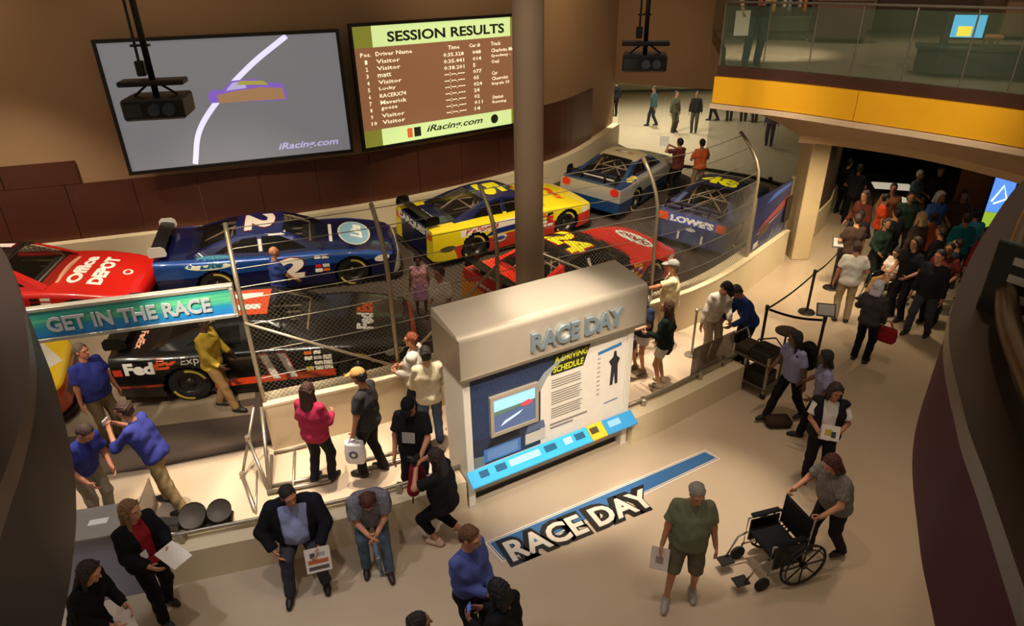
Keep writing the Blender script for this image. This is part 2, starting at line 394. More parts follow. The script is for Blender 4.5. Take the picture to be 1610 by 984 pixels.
blob('picture_car_window', scrL, [(.47, .41), (.505, .35), (.56, .345), (.56, .40)][::-1], E_lil, -.02)
blob('picture_car_stripe', scrL, [(.52, .37), (.54, .34), (.64, .35), (.66, .385)][::-1], emis('screen_olive', '8f8a3a', .55), -.022)
put_text('lettering', 'iRacing.com', wL_*.29, hL_*.075, (X(.80), -.02, Z(.92)), (1, 0, 0), (0, 0, 1), E_lil, scrL, shear=.3, bold=.02)
# right screen picture
E_br = emis('screen_brown', '7a5236', .55); E_gr = emis('screen_green', 'a8b878', .75); E_ol = emis('screen_dark_olive', '6b6a24', .6)
E_tx = emis('screen_text', 'd8c9a4', .8); E_dk = emis('screen_dark', '26261c', .2)
X = lambda f: -wR_/2 + f*wR_
Z = lambda f: tR_ + (1 - f)*hR_
flat('picture', scrR, X(0), Z(1), X(1), Z(0), E_br)
for a, b in ((.0, .17), (.855, 1.0)):
    flat('header_band', scrR, X(.10), Z(b), X(.92), Z(a), E_gr, -.008); flat('header_band', scrR, X(0), Z(b), X(.10), Z(a), E_ol, -.008); flat('header_band', scrR, X(.92), Z(b), X(1), Z(a), E_ol, -.008)
put_text('lettering', 'SESSION RESULTS', wR_*.70, hR_*.085, (X(.53), -.013, Z(.095)), (1, 0, 0), (0, 0, 1), E_dk, scrR, bold=.03)
def row(txts, zf, hh=.034):
    for t, xf, wf in txts:
        put_text('lettering', t, wR_*wf, hR_*hh, (X(xf + wf/2), -.012, Z(zf)), (1, 0, 0), (0, 0, 1), E_tx, scrR, res=1, bold=.012)
row((('Pos.', .03, .055), ('Driver Name', .11, .20), ('Time', .52, .07), ('Car #', .65, .07), ('Track', .79, .065)), .225)
names = ['Visitor', 'Visitor', 'matt', 'Visitor', 'Lucky', 'RACERX74', 'Maverick', 'goose', 'Visitor', 'Visitor']
times = ['0:35.328', '0:35.441', '0:38.201'] + ['--:--.---']*7
cars_ = ['048', '014', '5', '077', '05', '024', '24', '02', '011', '14']
for i in range(10):
    row(((str(i + 1), .05, .012 if i < 9 else .03), (names[i], .11, .022*len(names[i])/1.2), (times[i], .49, .125), (cars_[i], .67, .018*len(cars_[i]))), .285 + i*.057)
row((('Charlotte Motor', .79, .19),), .285); row((('Speedway -', .79, .13),), .335); row((('Oval', .79, .05),), .385); row((('Car', .79, .04),), .49)
row((('Chevrolet', .79, .11),), .54); row((('Impala SS', .79, .12),), .59); row((('Status', .79, .075),), .715); row((('Running', .79, .095),), .765)
put_text('lettering', 'iRacing.com', wR_*.36, hR_*.075, (X(.54), -.013, Z(.925)), (1, 0, 0), (0, 0, 1), E_dk, scrR, shear=.3, bold=.02)
for a, b, m in ((.245, .275, emis('screen_orange', 'b5562a', .6)), (.285, .325, E_dk)): flat('logo', scrR, X(a), Z(.97), X(b), Z(.885), m, -.01)
lg = MB(); lg.lathe([(.0, 0), (.10, 0), (.12, -.003), (.10, -.003)], (X(.80), -.012, Z(.925)), 'Y', 16); lg.build('logo', E_dk, scrR)
# --- lintel wall over the far hall, the hall beyond, its glass front
LINT = [(3.95, 25.6), (5.4, 24.66), (6.97, 23.6), (9.0, 21.9), (12, 19.5)]
tag(MB().ribbon(LINT, 2.75, 9.5, .3, 1).build('wall_lintel', M_wall, smooth='auto'), 'tan wall hanging above the opening to the far hall', kind='structure')
M_hall = mat('hall_plaster', 'c9c4a8', .6, 0, .05, 1)
tag(MB().ribbon([(3.0, 26.5), (4.2, 40.5), (20, 40.5), (24, 30)], 0, 5.5, .2, 1).build('wall_hall', M_hall), 'pale plaster wall at the end of the far hall', kind='structure')
MB_ = MB().ribbon([(4.1, 40.4), (20, 40.4)], 0, .14, .05, -1)
tag(MB_.build('baseboard_hall', mat('slate_skirting', '3d4038', .5)), 'dark skirting at the foot of the far hall wall', kind='structure')
tag(MB().prism([(4.2, 26.0), (7.2, 23.9), (9.2, 22.2), (12.2, 19.9), (24, 19.9), (24, 41), (4.2, 41)], 5.5, 5.7).build('ceiling_hall', M_hall), 'pale ceiling over the far hall', kind='structure')
GC = catmull([(4.1, 25.35), (6.97, 23.4), (8.75, 21.7), (9.15, 19.5), (8.35, 17.2), (7.35, 15.75)], 6)
gl = empty('glass_partition', (GC[0][0], GC[0][1], 0), 0, 'tall curved clear glass partition between the track and the far hall', 'partition')
gl['kind'] = 'structure'
def loc_to(o, P): return [(p[0] - o.location.x, p[1] - o.location.y) for p in P]
n_ = len(GC) - 1; k0 = 0
for k in range(0, n_, 3):
    seg = GC[k:k + 4]
    a, b = np.array(seg[0]), np.array(seg[-1]); seg2 = [tuple(a + (b - a)*.004)] + list(seg[1:-1]) + [tuple(b - (b - a)*.004)]
    MB().ribbon(loc_to(gl, seg2), .1, 2.72, .02, 1).build('pane', M_glass if k < 6 else mat('olive_glass', '565c44', .05, 0, 0, alpha=.38), gl, smooth='auto')
MB().ribbon(loc_to(gl, offs(GC, -.03)), 0, .1, .08, 1).build('base_channel', mat('dark_channel', '2d2f28', .45, .4), gl, smooth='auto')
for k in (6, 12, 18, 24):
    x, y = loc_to(gl, [GC[k]])[0]; MB().box((x - .05, y - .05, .1), (x + .05, y + .05, .2)).build('clamp', M_black, gl)
# --- fence barrier wall, seat wall
bw = tag(MB().ribbon(BAR, 0, .80, .34, 1).build('wall_fence', M_barrier, smooth='auto'), 'cream concrete barrier carrying the chain link fence', kind='structure')
MB().ribbon(offs(BAR, -.02), .80, .84, .38, 1).build('coping', M_barrier, bw, smooth='auto')
cut = [i for i, p in enumerate(SEAT) if p[0] < -.55]; S1 = [p for p in SEAT[:cut[-1] + 1] if p[0] > -4.3]
S2 = [p for p in SEAT if p[0] > 1.5]
for seg, nm in ((S1, 'seat wall on the left of the big panel'), (S2, 'seat wall on the right of the big panel')):
    w_ = tag(MB().ribbon(seg, 0, .48, .36, 1).build('wall_seat', M_barrier, smooth='auto'), 'low cream ' + nm, kind='structure')
    o_ = offs(seg, .2)
    MB().tube([(p[0], p[1], .60) for p in o_], .022, 8).build('rail', M_steel, w_, smooth=True)
    MB().tube([(p[0], p[1], .53) for p in offs(seg, .26)], .018, 8).build('rail', M_steel, w_, smooth=True)
    for p in o_[1::4]: MB().box((p[0] - .035, p[1] - .05, .48), (p[0] + .035, p[1] + .06, .61), bev=.01).build('rail_clamp', M_steel, w_)
# --- column
cp = Wp(833, 612)
tag(MB().lathe([(.215, 0), (.215, 9.5)], (cp.x, cp.y, 0), 'Z', 32).build('column', mat('taupe_column_paint', '8f7a63', .6, 0, .03, 2), smooth='auto'), 'round taupe column rising behind the big panel', 'column', kind='structure')
# --- tan corner pillar and display wall of the dark gallery
pp = Wp(1248, 405)
tag(MB().box((pp.x - .12, pp.y - .15, 0), (pp.x + .32, pp.y + .5, 4.1), bev=.02).build('pillar', mat('cream_pillar_paint', 'c8b189', .6), None), 'cream square pillar at the end of the fence barrier', 'pillar', kind='structure')
GW = [(pp.x + .3, pp.y + .4), (8.9, 17.7), (10.4, 20.4), (11.5, 24)]
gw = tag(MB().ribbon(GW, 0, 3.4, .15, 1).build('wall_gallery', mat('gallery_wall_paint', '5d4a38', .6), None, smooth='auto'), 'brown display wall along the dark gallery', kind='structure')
MB().ribbon(offs(GW[:3], -.04), 0, .72, .05, 1).build('plinth', M_barrier, gw)
for (a, b) in ((.05, .30), (.33, .6), (.63, .95)):
    p, q = np.array(GW[0]), np.array(GW[2]); A, B = p + (q - p)*a, p + (q - p)*b
    MB().ribbon(offs([tuple(A), tuple(B)], -.1), .85, 2.7, .03, 1).build('pane', mat('smoked_glass', '2d2a22', .15, 0, .3, 3), gw)
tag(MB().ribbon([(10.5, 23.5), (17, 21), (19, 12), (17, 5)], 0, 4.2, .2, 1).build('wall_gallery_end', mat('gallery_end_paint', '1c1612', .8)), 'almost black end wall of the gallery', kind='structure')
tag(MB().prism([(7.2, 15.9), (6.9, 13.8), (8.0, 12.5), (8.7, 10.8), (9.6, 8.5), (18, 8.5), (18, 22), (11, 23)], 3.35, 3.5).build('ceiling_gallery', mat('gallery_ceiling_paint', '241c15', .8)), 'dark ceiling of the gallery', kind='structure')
# --- balcony
F0 = [tuple(Wp(px, py, 4.2)[:2]) for px, py in ((1118, 161), (1230, 174), (1340, 190), (1480, 211), (1610, 233))]
F0 = F0 + [(F0[-1][0] + .8, F0[-1][1] - 1.6), (F0[-1][0] + 1.3, F0[-1][1] - 3.2)]
FC = catmull(F0, 5)
M_yel = mat('yellow_fascia_paint', 'd89c12', .45, 0, .05, 2)
bal = empty('balcony', (FC[0][0], FC[0][1], 4.2), 0, 'yellow edged balcony on the upper floor with glass railing', 'balcony'); bal['kind'] = 'structure'
lf = lambda P: loc_to(bal, P)
half = len(FC)//3 + 1
for seg in (FC[:half], FC[half - 1:]):
    a = list(seg); a[0] = tuple(np.array(a[0]) + .012*(np.array(a[1]) - np.array(a[0]))/np.linalg.norm(np.array(a[1]) - np.array(a[0])))
    MB().ribbon(lf(a), 0, .47, .12, 1).build('fascia', M_yel, bal, smooth='auto')
MB().ribbon(lf(offs(FC, -.05)), -.10, -.015, .3, 1).build('ledge', mat('soffit_plaster', 'c2a886', .7), bal, smooth='auto')
MB().ribbon(lf(offs(FC, .10)), .47, .66, .10, 1).build('channel', mat('brown_channel', '4b3226', .35, .5, .2, 3), bal, smooth='auto')
E0 = [(FC[0][0] + .12, FC[0][1] + .08), (5.0, 16.5), (5.9, 20.5)]
slab = lf(offs(FC, .12)) + lf([(18, FC[-1][1]), (18, 22), E0[2], E0[1], E0[0]])
MB().prism(slab, .40, .62).build('slab', mat('balcony_floor', '8c8068', .25, 0, .1, 2, spec=.6), bal)
G3 = [tuple(Wp(px, py, 3.2)[:2]) for px, py in ((1255, 224), (1310, 229), (1450, 251), (1610, 291))]
G3 = catmull(G3 + [(G3[-1][0] + .5, G3[-1][1] - 2.2)], 8)
A_ = resample(offs(FC, .2), 24); B_ = resample(G3, 24)
rows = []
for i in range(24):
    r_ = []
    for t in (0, .25, .5, .75, 1):
        q = A_[i]*(1 - t) + B_[i]*t; r_.append((q[0] - bal.location.x, q[1] - bal.location.y, -.08 - .78*t**1.6))
    rows.append(r_)
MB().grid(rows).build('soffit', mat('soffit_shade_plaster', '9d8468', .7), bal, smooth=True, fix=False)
MB().ribbon(lf(G3), -1.0, -.82, .3, 1).build('bulkhead', mat('bulkhead_lit_plaster', 'c2a680', .7), bal, smooth='auto')  # lit lower edge of the soffit, its light put into paler plaster
rail_c = offs(FC, .15); M_rail2 = mat('dim_rail_steel', '6a6254', .4, .6)
for k in range(0, len(rail_c) - 3, 3):
    MB().ribbon(lf([rail_c[k], rail_c[k + 1], rail_c[k + 2], tuple(np.array(rail_c[k + 2])*.03 + np.array(rail_c[k + 3])*.97)]), .62, 1.68, .015, 1).build('glass_panel', M_glassg, bal, smooth='auto')
    x, y = lf([rail_c[k]])[0]; MB().tube([(x, y, .5), (x, y, 1.72)], .012, 8).build('baluster', M_rail2, bal)
MB().tube([(*p, 1.74) for p in lf(rail_c)], 0.02, 8).build('handrail', M_rail2, bal, smooth=True)
MB().ribbon(lf([(E0[0][0] + .05, E0[0][1] + .1), (E0[1][0], E0[1][1]), (E0[2][0], E0[2][1])]), .62, 1.70, .015, -1).build('glass_panel', M_glassg, bal)
MB().ribbon(lf([(E0[0][0] - .02, E0[0][1]), E0[1], E0[2]]), -.1, .62, .1, -1).build('end_fascia', M_wall, bal)
# walls behind the balcony floor
tag(MB().ribbon([(5.9, 20.5), (10, 19.5), (18, 14.5)], 4.8, 9.5, .2, 1).build('wall_upper', mat('upper_plaster', '6b5846', .7)), 'brown wall at the back of the upper balcony', kind='structure')
wu = bpy.data.objects['wall_upper']
for k, hx in enumerate(('6e5a4c', '8a7452', '7c5f50', '94805a', '5c4a40', '7a6250', '8c785c', '5a4238')):
    q0_, q1_ = np.array((5.9, 20.5)) + (np.array((10, 19.5)) - np.array((5.9, 20.5)))*(k/4), np.array((5.9, 20.5)) + (np.array((10, 19.5)) - np.array((5.9, 20.5)))*((k + .94)/4)
    if k >= 4: q0_, q1_ = np.array((10, 19.5)) + np.array((8, -5))*((k - 4)/4), np.array((10, 19.5)) + np.array((8, -5))*((k - 4 + .94)/4)
    MB().ribbon(offs([tuple(q0_), tuple(q1_)], -.06), 4.9, 8.5, .05, 1).build('panel', mat('upper_panel_' + hx, hx, .6), wu)
# --- curved parapets flanking the viewpoint
def parapet(label, pts, mfas, side):
    C = catmull(pts, 8)
    rt = empty('parapet', (C[0][0], C[0][1], 4.2), 0, label, 'parapet'); rt['kind'] = 'structure'
    L_ = lambda P: loc_to(rt, P)
    MB().ribbon(L_(C), 0, .62, .10, side).build('fascia', mfas, rt, smooth='auto')
    MB().ribbon(L_(offs(C, -.012*side)), .62, .72, .22, side).build('cap', mat('bronze_cap', '4a382a', .4, .5, .1, 3), rt, smooth='auto')
    MB().ribbon(L_(offs(C, .27*side)), .72, 1.30, .016, side).build('glass_panel', mat('dark_green_glass', '1b231b', .06, 0, 0, alpha=.55), rt, smooth='auto')
    MB().tube([(*p, .86) for p in L_(offs(C, .19*side))], .05, 12).build('handrail', mat('bronze_rail', '6b5238', .3, .8, .1, 4), rt, smooth=True)
    o = offs(C, .1*side); far = offs(C, 4.0*side)
    MB().ribbon(L_(o), .35, .6, 2.2, side).build('slab', mat('parapet_slab', '2a241d', .5), rt)
    for k in ():
        x, y = L_([offs(C, .02*side)[k]])[0]; MB().box((x - .02, y - .02, .62), (x + .02, y + .02, .74), bev=.006).build('bracket', M_steel, rt)
    # seam between fascia panels
    return rt, C
PURP = [tuple(Wp(px, py, 4.2)[:2]) for px, py in ((1555, 420), (1545, 440), (1480, 560), (1437, 690), (1445, 850), (1470, 984))]
d_ = np.array(PURP[1]) - np.array(PURP[2])
PURP[0] = tuple(Wp(1588, 388, 4.2)[:2])
PURP.append(tuple(np.array(PURP[-1]) + 1.4*(np.array(PURP[-1]) - np.array(PURP[-2]))))
parR, PC = parapet('curved purple parapet with bronze handrail at the right edge', PURP, mat('purple_fascia_paint', '4a1028', .6, 0, .08, 1.5, spec=.1), 1)
LEFT = [tuple(Wp(px, py, 4.2)[:2]) for px, py in ((12, 470), (70, 560), (110, 700), (120, 800), (112, 900), (97, 984))]
LEFT.append(tuple(np.array(LEFT[-1]) + 1.4*(np.array(LEFT[-1]) - np.array(LEFT[-2]))))
parL, LC = parapet('curved dark metal parapet with bronze handrail at the left edge', LEFT, mat('gunmetal_fascia', '231b17', .5, .3, .12, 2, spec=.2), -1)
# ================================================================ stock cars (x forward, y left, z up)
CX = [2.52, 2.46, 2.32, 2.0, 1.45, .95, .3, -.5, -1.3, -1.9, -2.3, -2.46]
CW = [.60, .74, .87, .95, .985, .965, .955, .96, .985, .975, .945, .925]
CS = [.56, .63, .68, .74, .83, .86, .87, .89, .93, .955, .975, .97]
CT = [.58, .66, .72, .79, .875, .915, .92, .94, .975, .995, 1.0, .99]
CBt = [.17, .16, .15, .15, .15, .15, .15, .15, .16, .18, .21, .24]
def cint(x, A): return float(np.interp(-x, [-v for v in CX], A))
def smooth_arr(A, xs):
    v = np.array([np.mean([cint(min(2.52, max(-2.46, x + d)), A) for d in np.linspace(-.12, .12, 5)]) if abs(x) < 2.3 else cint(x, A) for x in xs]); return v
AX_F, AX_R, WR_ = 1.45, -1.34, .345
def car_hull():
    xs = np.unique(np.round(np.r_[np.arange(-2.46, 2.53, .0415), 2.52, 2.49], 4)); xs = xs[::-1]
    W_ = smooth_arr(CW, xs); S_ = smooth_arr(CS, xs); T_ = smooth_arr(CT, xs); B_ = smooth_arr(CBt, xs)
    nz = 15; V = []; rows = []
    for i, x in enumerate(xs):
        w, zs, zt_, zb = W_[i], S_[i], T_[i], B_[i]; r = .085; prof = []
        for k in range(nz):
            t = k/(nz - 1); z = zb + (zs - r - zb)*t
            prof.append((w*(.965 + .035*math.sin(math.pi*min(1, .15 + t*.75))), z))
        yl = prof[-1][0]
        for k in range(1, 5):
            a = k/4*math.pi/2; prof.append((yl - r*(1 - math.cos(a)), zs - r + r*math.sin(a)))
        y0 = prof[-1][0]
        for k in range(1, 9):
            y = y0*(1 - k/8); prof.append((y, zt_ - (zt_ - zs)*(y/y0)**2))
        rows.append(prof)
    m = len(rows[0]); Vn = []; R_ = .405
    side = []
    for sgn in (1, -1):
        for i, x in enumerate(xs):
            for j, (y, z) in enumerate(rows[i]):
                xx, zz = x, z
                for ax in (AX_F, AX_R):
                    d = math.hypot(xx - ax, zz - .345)
                    if j < nz + 1 and abs(d - R_) < .021 and d > 1e-6: s_ = R_/d; xx = ax + (xx - ax)*s_; zz = .345 + (zz - .345)*s_
                Vn.append((xx, sgn*y, zz))
    F = []; N = len(xs)
    for q, sgn in enumerate((1, -1)):
        b = q*N*m
        for i in range(N - 1):
            for j in range(m - 1):
                ids = (b + i*m + j, b + i*m + j + 1, b + (i + 1)*m + j + 1, b + (i + 1)*m + j)
                c = [sum(Vn[k][a] for k in ids)/4 for a in range(3)]
                if any(math.hypot(c[0] - ax, c[2] - .345) < R_ - .004 for ax in (AX_F, AX_R)) and abs(c[1]) > .8: continue
                if -1.62 < c[0] < .72 and abs(c[1]) < .66 and c[2] > .7: continue
                F.append(ids if sgn > 0 else ids[::-1])
    # nose and tail closing faces
    for i in (0, N - 1):
        for j in range(m - 1):
            a, b = i*m + j, i*m + j + 1; c, d = N*m + i*m + j + 1, N*m + i*m + j
            F.append((a, d, c, b) if i == 0 else (a, b, c, d))
    return Vn, F, (xs, W_, S_, T_, B_)
def ysd(z): return .80 - .23*(z - .88)/.39
SIDE_OUT = [(.86, .875), (.60, 1.03), (.34, 1.165), (.08, 1.27), (-.35, 1.285), (-.80, 1.265), (-1.15, 1.19), (-1.5, 1.085), (-1.86, .965), (-1.3, .90), (-.4, .865), (.3, .85)]
WIN_F = [(.56, .945), (.30, 1.095), (.04, 1.215), (-.33, 1.235), (-.33, .945)]
WIN_Q = [(-.43, .95), (-.43, 1.235), (-.74, 1.215), (-1.02, 1.13), (-1.30, 1.0)]
def side_panel(sgn):
    bm = bmesh.new(); E_ = []
    for loop in (SIDE_OUT, WIN_F, WIN_Q):
        vs = [bm.verts.new((x, sgn*ysd(z), z)) for x, z in loop]
        for a, b in zip(vs, vs[1:] + vs[:1]): E_.append(bm.edges.new((a, b)))
    bmesh.ops.triangle_fill(bm, edges=E_, use_beauty=True, use_dissolve=False)
    bm.verts.index_update(); V = [v.co.copy() for v in bm.verts]; F = [tuple(v.index for v in f.verts) for f in bm.faces]
    F = [f if ((V[f[1]] - V[f[0]]).cross(V[f[2]] - V[f[0]])).y*sgn > 0 else f[::-1] for f in F]
    bm.free(); return V, F
def screen_patch(base, top, yb, yt, bulge, n=12, mrow=6):
    """curved pane between base edge (x centre, x edge, z edge, z centre) and top edge"""
    P = []
    for i in range(mrow + 1):
        t = i/mrow; row_ = []
        for k in range(n + 1):
            u = -1 + 2*k/n; q = 1 - u*u
            b = Vector((base[1] + (base[0] - base[1])*q, yb*u, base[2] + (base[3] - base[2])*q))
            c = Vector((top[1] + (top[0] - top[1])*q, yt*u, top[2] + (top[3] - top[2])*q))
            p = b.lerp(c, t); p.z += bulge*4*t*(1 - t)*.5; row_.append(p)
        P.append(row_)
    return P
def split_patch(P, border=1):
    """(frame faces, pane faces)"""
    n = len(P); m = len(P[0]); V = [p for r_ in P for p in r_]; A = []; B = []
    for i in range(n - 1):
        for j in range(m - 1):
            f = (i*m + j, i*m + j + 1, (i + 1)*m + j + 1, (i + 1)*m + j)
            (B if border <= j < m - 1 - border else A).append(f)
    return V, A, B
hv, hf, HS = car_hull()
body_mb = MB(); body_mb.add(hv, hf)
for sgn in (1, -1): body_mb.add(*side_panel(sgn))
WS = screen_patch((1.02, .86, .875, .93), (.12, .08, 1.27, 1.315), .80, .57, .03)
BL = screen_patch((-1.78, -1.86, .965, 1.0), (-.86, -.80, 1.265, 1.31), .75, .57, .03)
wsV, wsA, wsB = split_patch(WS); blV, blA, blB = split_patch(BL, 1)
def orient(V, F, n): return [f if (Vector(V[f[1]]) - Vector(V[f[0]])).cross(Vector(V[f[2]]) - Vector(V[f[0]])).dot(n) > 0 else f[::-1] for f in F]
UPF, UPB = Vector((.5, 0, 1)), Vector((-.3, 0, 1))
body_mb.add(wsV, orient(wsV, wsA, UPF)); body_mb.add(blV, orient(blV, blA, UPB))
roofP = []
for i in range(9):
    t = i/8; r_ = []
    for k in range(13):
        u = -1 + 2*k/12; q = 1 - u*u; xf = .08 + .04*q; xr = -.80 - .06*q
        x = xf + (xr - xf)*t; ze = 1.27 + .018*math.sin(math.pi*t) - .005*t; r_.append(Vector((x, .57*u, ze + .045*q**.8)))
    roofP.append(r_)
rv = [p for r_ in roofP for p in r_]; rf_ = [(i*13 + j, i*13 + j + 1, (i + 1)*13 + j + 1, (i + 1)*13 + j) for i in range(8) for j in range(12)]
body_mb.add(rv, orient(rv, rf_, Vector((0, 0, 1))))
CAR_BVH = BVHTree.FromPolygons([Vector(v) for v in body_mb.V], [f for f in body_mb.F] )
glass_bvh = BVHTree.FromPolygons([Vector(v) for v in body_mb.V] + [Vector(v) for v in wsV] + [Vector(v) for v in blV],
    list(body_mb.F) + [tuple(i + len(body_mb.V) for i in f) for f in wsB] + [tuple(i + len(body_mb.V) + len(wsV) for i in f) for f in blB])
M_tyre = mat('tyre_rubber', '171513', .75, 0, .1, 20); M_rim = mat('dark_wheel_steel', '4a4540', .35, .7, .1, 10)
M_cage = mat('roll_cage_tube', 'b39a78', .45, .1, .15, 8); M_net = mat('window_net', '22201d', .8)
M_tint = mat('race_car_glass', '2a2620', .08, 0, 0, alpha=.30, spec=.6)
M_tint2 = mat('side_glass', '14130f', .12, 0, 0, alpha=.80)
M_inside = mat('car_interior', '1a1714', .8)
M_dkvinyl = gloss('14130f')
_proto = {}
def proto(name, fn):
    if name not in _proto: _proto[name] = fn()
    return _proto[name]
def inst(name, src, m, root, loc=(0, 0, 0), rot=None):
    """a part that shares the prototype's mesh, with its own material on the object"""
    o = bpy.data.objects.new(name, src); COL.objects.link(o); o.parent = root; o.location = loc
    if rot is not None: o.rotation_euler = rot
    if m is not None:
        ms = m if isinstance(m, (list, tuple)) else [m]
        for i, q in enumerate(ms):
            o.material_slots[i].link = 'OBJECT'; o.material_slots[i].material = q
    return o
def mesh_of(mb, mats, smooth=True, fix=True):
    o = mb.build('car_mesh', mats, None, smooth, None, fix); me = o.data; bpy.data.objects.remove(o); return me
def p_body():
    o = body_mb.build('car_body', M_white, None, False, None, False)
    bm = bmesh.new(); bm.from_mesh(o.data); bmesh.ops.remove_doubles(bm, verts=bm.verts, dist=.0006); bm.to_mesh(o.data); bm.free()
    sharp(o, 38)
    me = o.data; bpy.data.objects.remove(o); return me
def p_wheel():
    mb = MB(); w = .135
    mb.lathe([(.215, -w), (.30, -w*1.02), (.335, -w*.92), (WR_, -w*.7), (WR_, w*.7), (.335, w*.92), (.30, w*1.02), (.215, w), (.20, w*.8), (.20, -w*.8), (.215, -w)], (0, 0, 0), 'Y', 28, None, False)
    return mesh_of(mb, M_tyre, 'auto')
def p_rim():
    mb = MB()
    mb.lathe([(.0, -.10), (.04, -.105), (.07, -.085), (.09, -.06), (.17, -.075), (.195, -.125), (.218, -.13), (.218, .13)], (0, 0, 0), 'Y', 24)
    for k in range(5):
        a = 2*math.pi*k/5; mb.lathe([(.014, -.09), (.014, -.06)], (.075*math.cos(a), 0, .075*math.sin(a)), 'Y', 6)
    return mesh_of(mb, M_rim, 'auto')
def p_mark():
    V = []; F = []
    for a0, a1 in ((20, 95),):
        n = 9
        for k in range(n):
            a = R(a0 + (a1 - a0)*k/(n - 1)); b = len(V)
            V += [(.262*math.cos(a), -.1415, .262*math.sin(a)), (.305*math.cos(a), -.1405, .305*math.sin(a))]
            if k and k % 3 != 0 or (k and k % 3 == 0): F.append((b - 2, b - 1, b + 1, b))
    return from_arrays_mesh(V, F, gloss('d2b84a'))
def from_arrays_mesh(V, F, m):
    o = from_arrays('car_mesh', V, F, m); me = o.data; bpy.data.objects.remove(o); return me
def p_cage():
    mb = MB(); r = .022
    T = lambda *p: mb.tube(p, r, 6)
    for s in (1, -1):
        T((-.35, s*.60, .35), (-.35, s*.62, .95), (-.36, s*.50, 1.24)); T((.70, s*.62, .55), (.62, s*.64, .93), (.05, s*.49, 1.235), (-.36, s*.50, 1.24))
        T((-.36, s*.50, 1.22), (-1.0, s*.50, 1.02), (-1.75, s*.45, .72))
        for z in (.5, .66, .8): T((-.35, s*.64, z), (.66, s*.64, z - .03))
        T((-.36, s*.48, 1.2), (-1.15, -s*.35, .78))
    T((-.36, -.50, 1.24), (-.36, .50, 1.24)); T((.05, -.49, 1.235), (.05, .49, 1.235)); T((-.35, -.6, .8), (-.35, .6, .8)); T((-.36, -.5, 1.22), (-.35, .55, .5))
    T((.62, -.6, .86), (.62, .6, .86)); T((-.36, 0, 1.24), (.05, 0, 1.235)); T((-1.0, -.5, 1.02), (-1.0, .5, 1.02)); T((-1.05, -.5, .98), (-.62, .0, 1.17)); T((-1.05, .5, .98), (-.62, .0, 1.17))
    return mesh_of(mb, M_cage, True)
def p_inside():
    mb = MB(); x0, x1, y, z0, z1 = -1.66, .74, .69, .30, .87
    P = [(x0, -y), (x1, -y), (x1, y), (x0, y)]; V = [(p[0], p[1], z0) for p in P] + [(p[0], p[1], z1) for p in P]
    mb.add(V, [(0, 1, 2, 3)] + [((i + 1) % 4, i, 4 + i, 4 + (i + 1) % 4) for i in range(4)])
    mb.box((.45, -.68, .74), (.80, .68, .87), bev=.02)
    return mesh_of(mb, M_inside, False, False)
def p_seat():
    mb = MB(); mb.box((-.25, .12, .32), (.2, .58, .46), bev=.03); mb.box((-.34, .12, .4), (-.18, .58, 1.0), bev=.03); mb.box((-.36, .2, 1.0), (-.16, .5, 1.14), bev=.03)
    mb.box((-.3, .08, .46), (.1, .13, .8)); mb.box((-.3, .57, .46), (.1, .62, .8)); return mesh_of(mb, M_black, False)
def p_under():
    mb = MB(); xs = np.linspace(2.45, -2.42, 26); L_ = [(x, cint(x, CW)*.95, cint(x, CBt) + .005) for x in xs]
    V = [(x, w, z) for x, w, z in L_] + [(x, -w, z) for x, w, z in L_]; n = len(L_)
    mb.add(V, [(i, i + 1, n + i + 1, n + i) for i in range(n - 1)])
    for ax in (AX_F, AX_R):
        for s in (1, -1):
            PV = []; PF = []; k_ = 12
            for q in range(k_ + 1):
                a = math.pi*q/k_; c, d = ax + .402*math.cos(a), .34 + .402*math.sin(a)
                PV += [(c, s*.97, d), (c, s*.55, d)]
                if q: PF.append((2*q - 2, 2*q - 1, 2*q + 1, 2*q))
            PV.append((ax, s*.55, .34)); e = len(PV) - 1
            for q in range(k_): PF.append((2*q + 1, e, 2*q + 3))
            mb.add(PV, PF)
    return mesh_of(mb, M_inside, False, False)
def p_split():
    mb = MB(); out = [(2.60, -.45), (2.55, -.72), (2.42, -.88), (2.1, -.95), (2.1, .95), (2.42, .88), (2.55, .72), (2.60, .45)]
    mb.prism(out, .105, .125); return mesh_of(mb, M_black, False)
def p_skirt(): return mesh_of(MB().box((-.88, -.02, .06), (1.0, .02, .19)), M_black, False)
def p_skirt2(): return mesh_of(MB().box((-2.40, -.02, .12), (-1.78, .02, .24)), M_black, False)
def p_wing():
    mb = MB(); n = 8
    P = []
    for sy in (-.72, .72):
        P.append([(-2.22 - .26*t, sy, 1.145 + .045*t + .012*math.sin(math.pi*t)) for t in np.linspace(0, 1, n)] + [(-2.22 - .26*t, sy, 1.13 + .045*t) for t in np.linspace(1, 0, n)])
    mb.grid([P[0] + [P[0][0]], P[1] + [P[1][0]]])
    for y in (-.35, .35): mb.box((-2.42, y - .01, .98), (-2.26, y + .01, 1.15))
    return mesh_of(mb, M_black, False)
def p_endplate():
    mb = MB(); poly = [(-.17, 0), (.14, .0), (.17, .06), (.15, .17), (.08, .22), (-.12, .22), (-.18, .16), (-.19, .05)]
    V = [(x, -.008, z) for x, z in poly] + [(x, .008, z) for x, z in poly]; n = len(poly)
    mb.add(V, [tuple(range(n)), tuple(range(2*n - 1, n - 1, -1))] + [((i + 1) % n, i, n + i, n + (i + 1) % n) for i in range(n)])
    return mesh_of(mb, M_black, False)
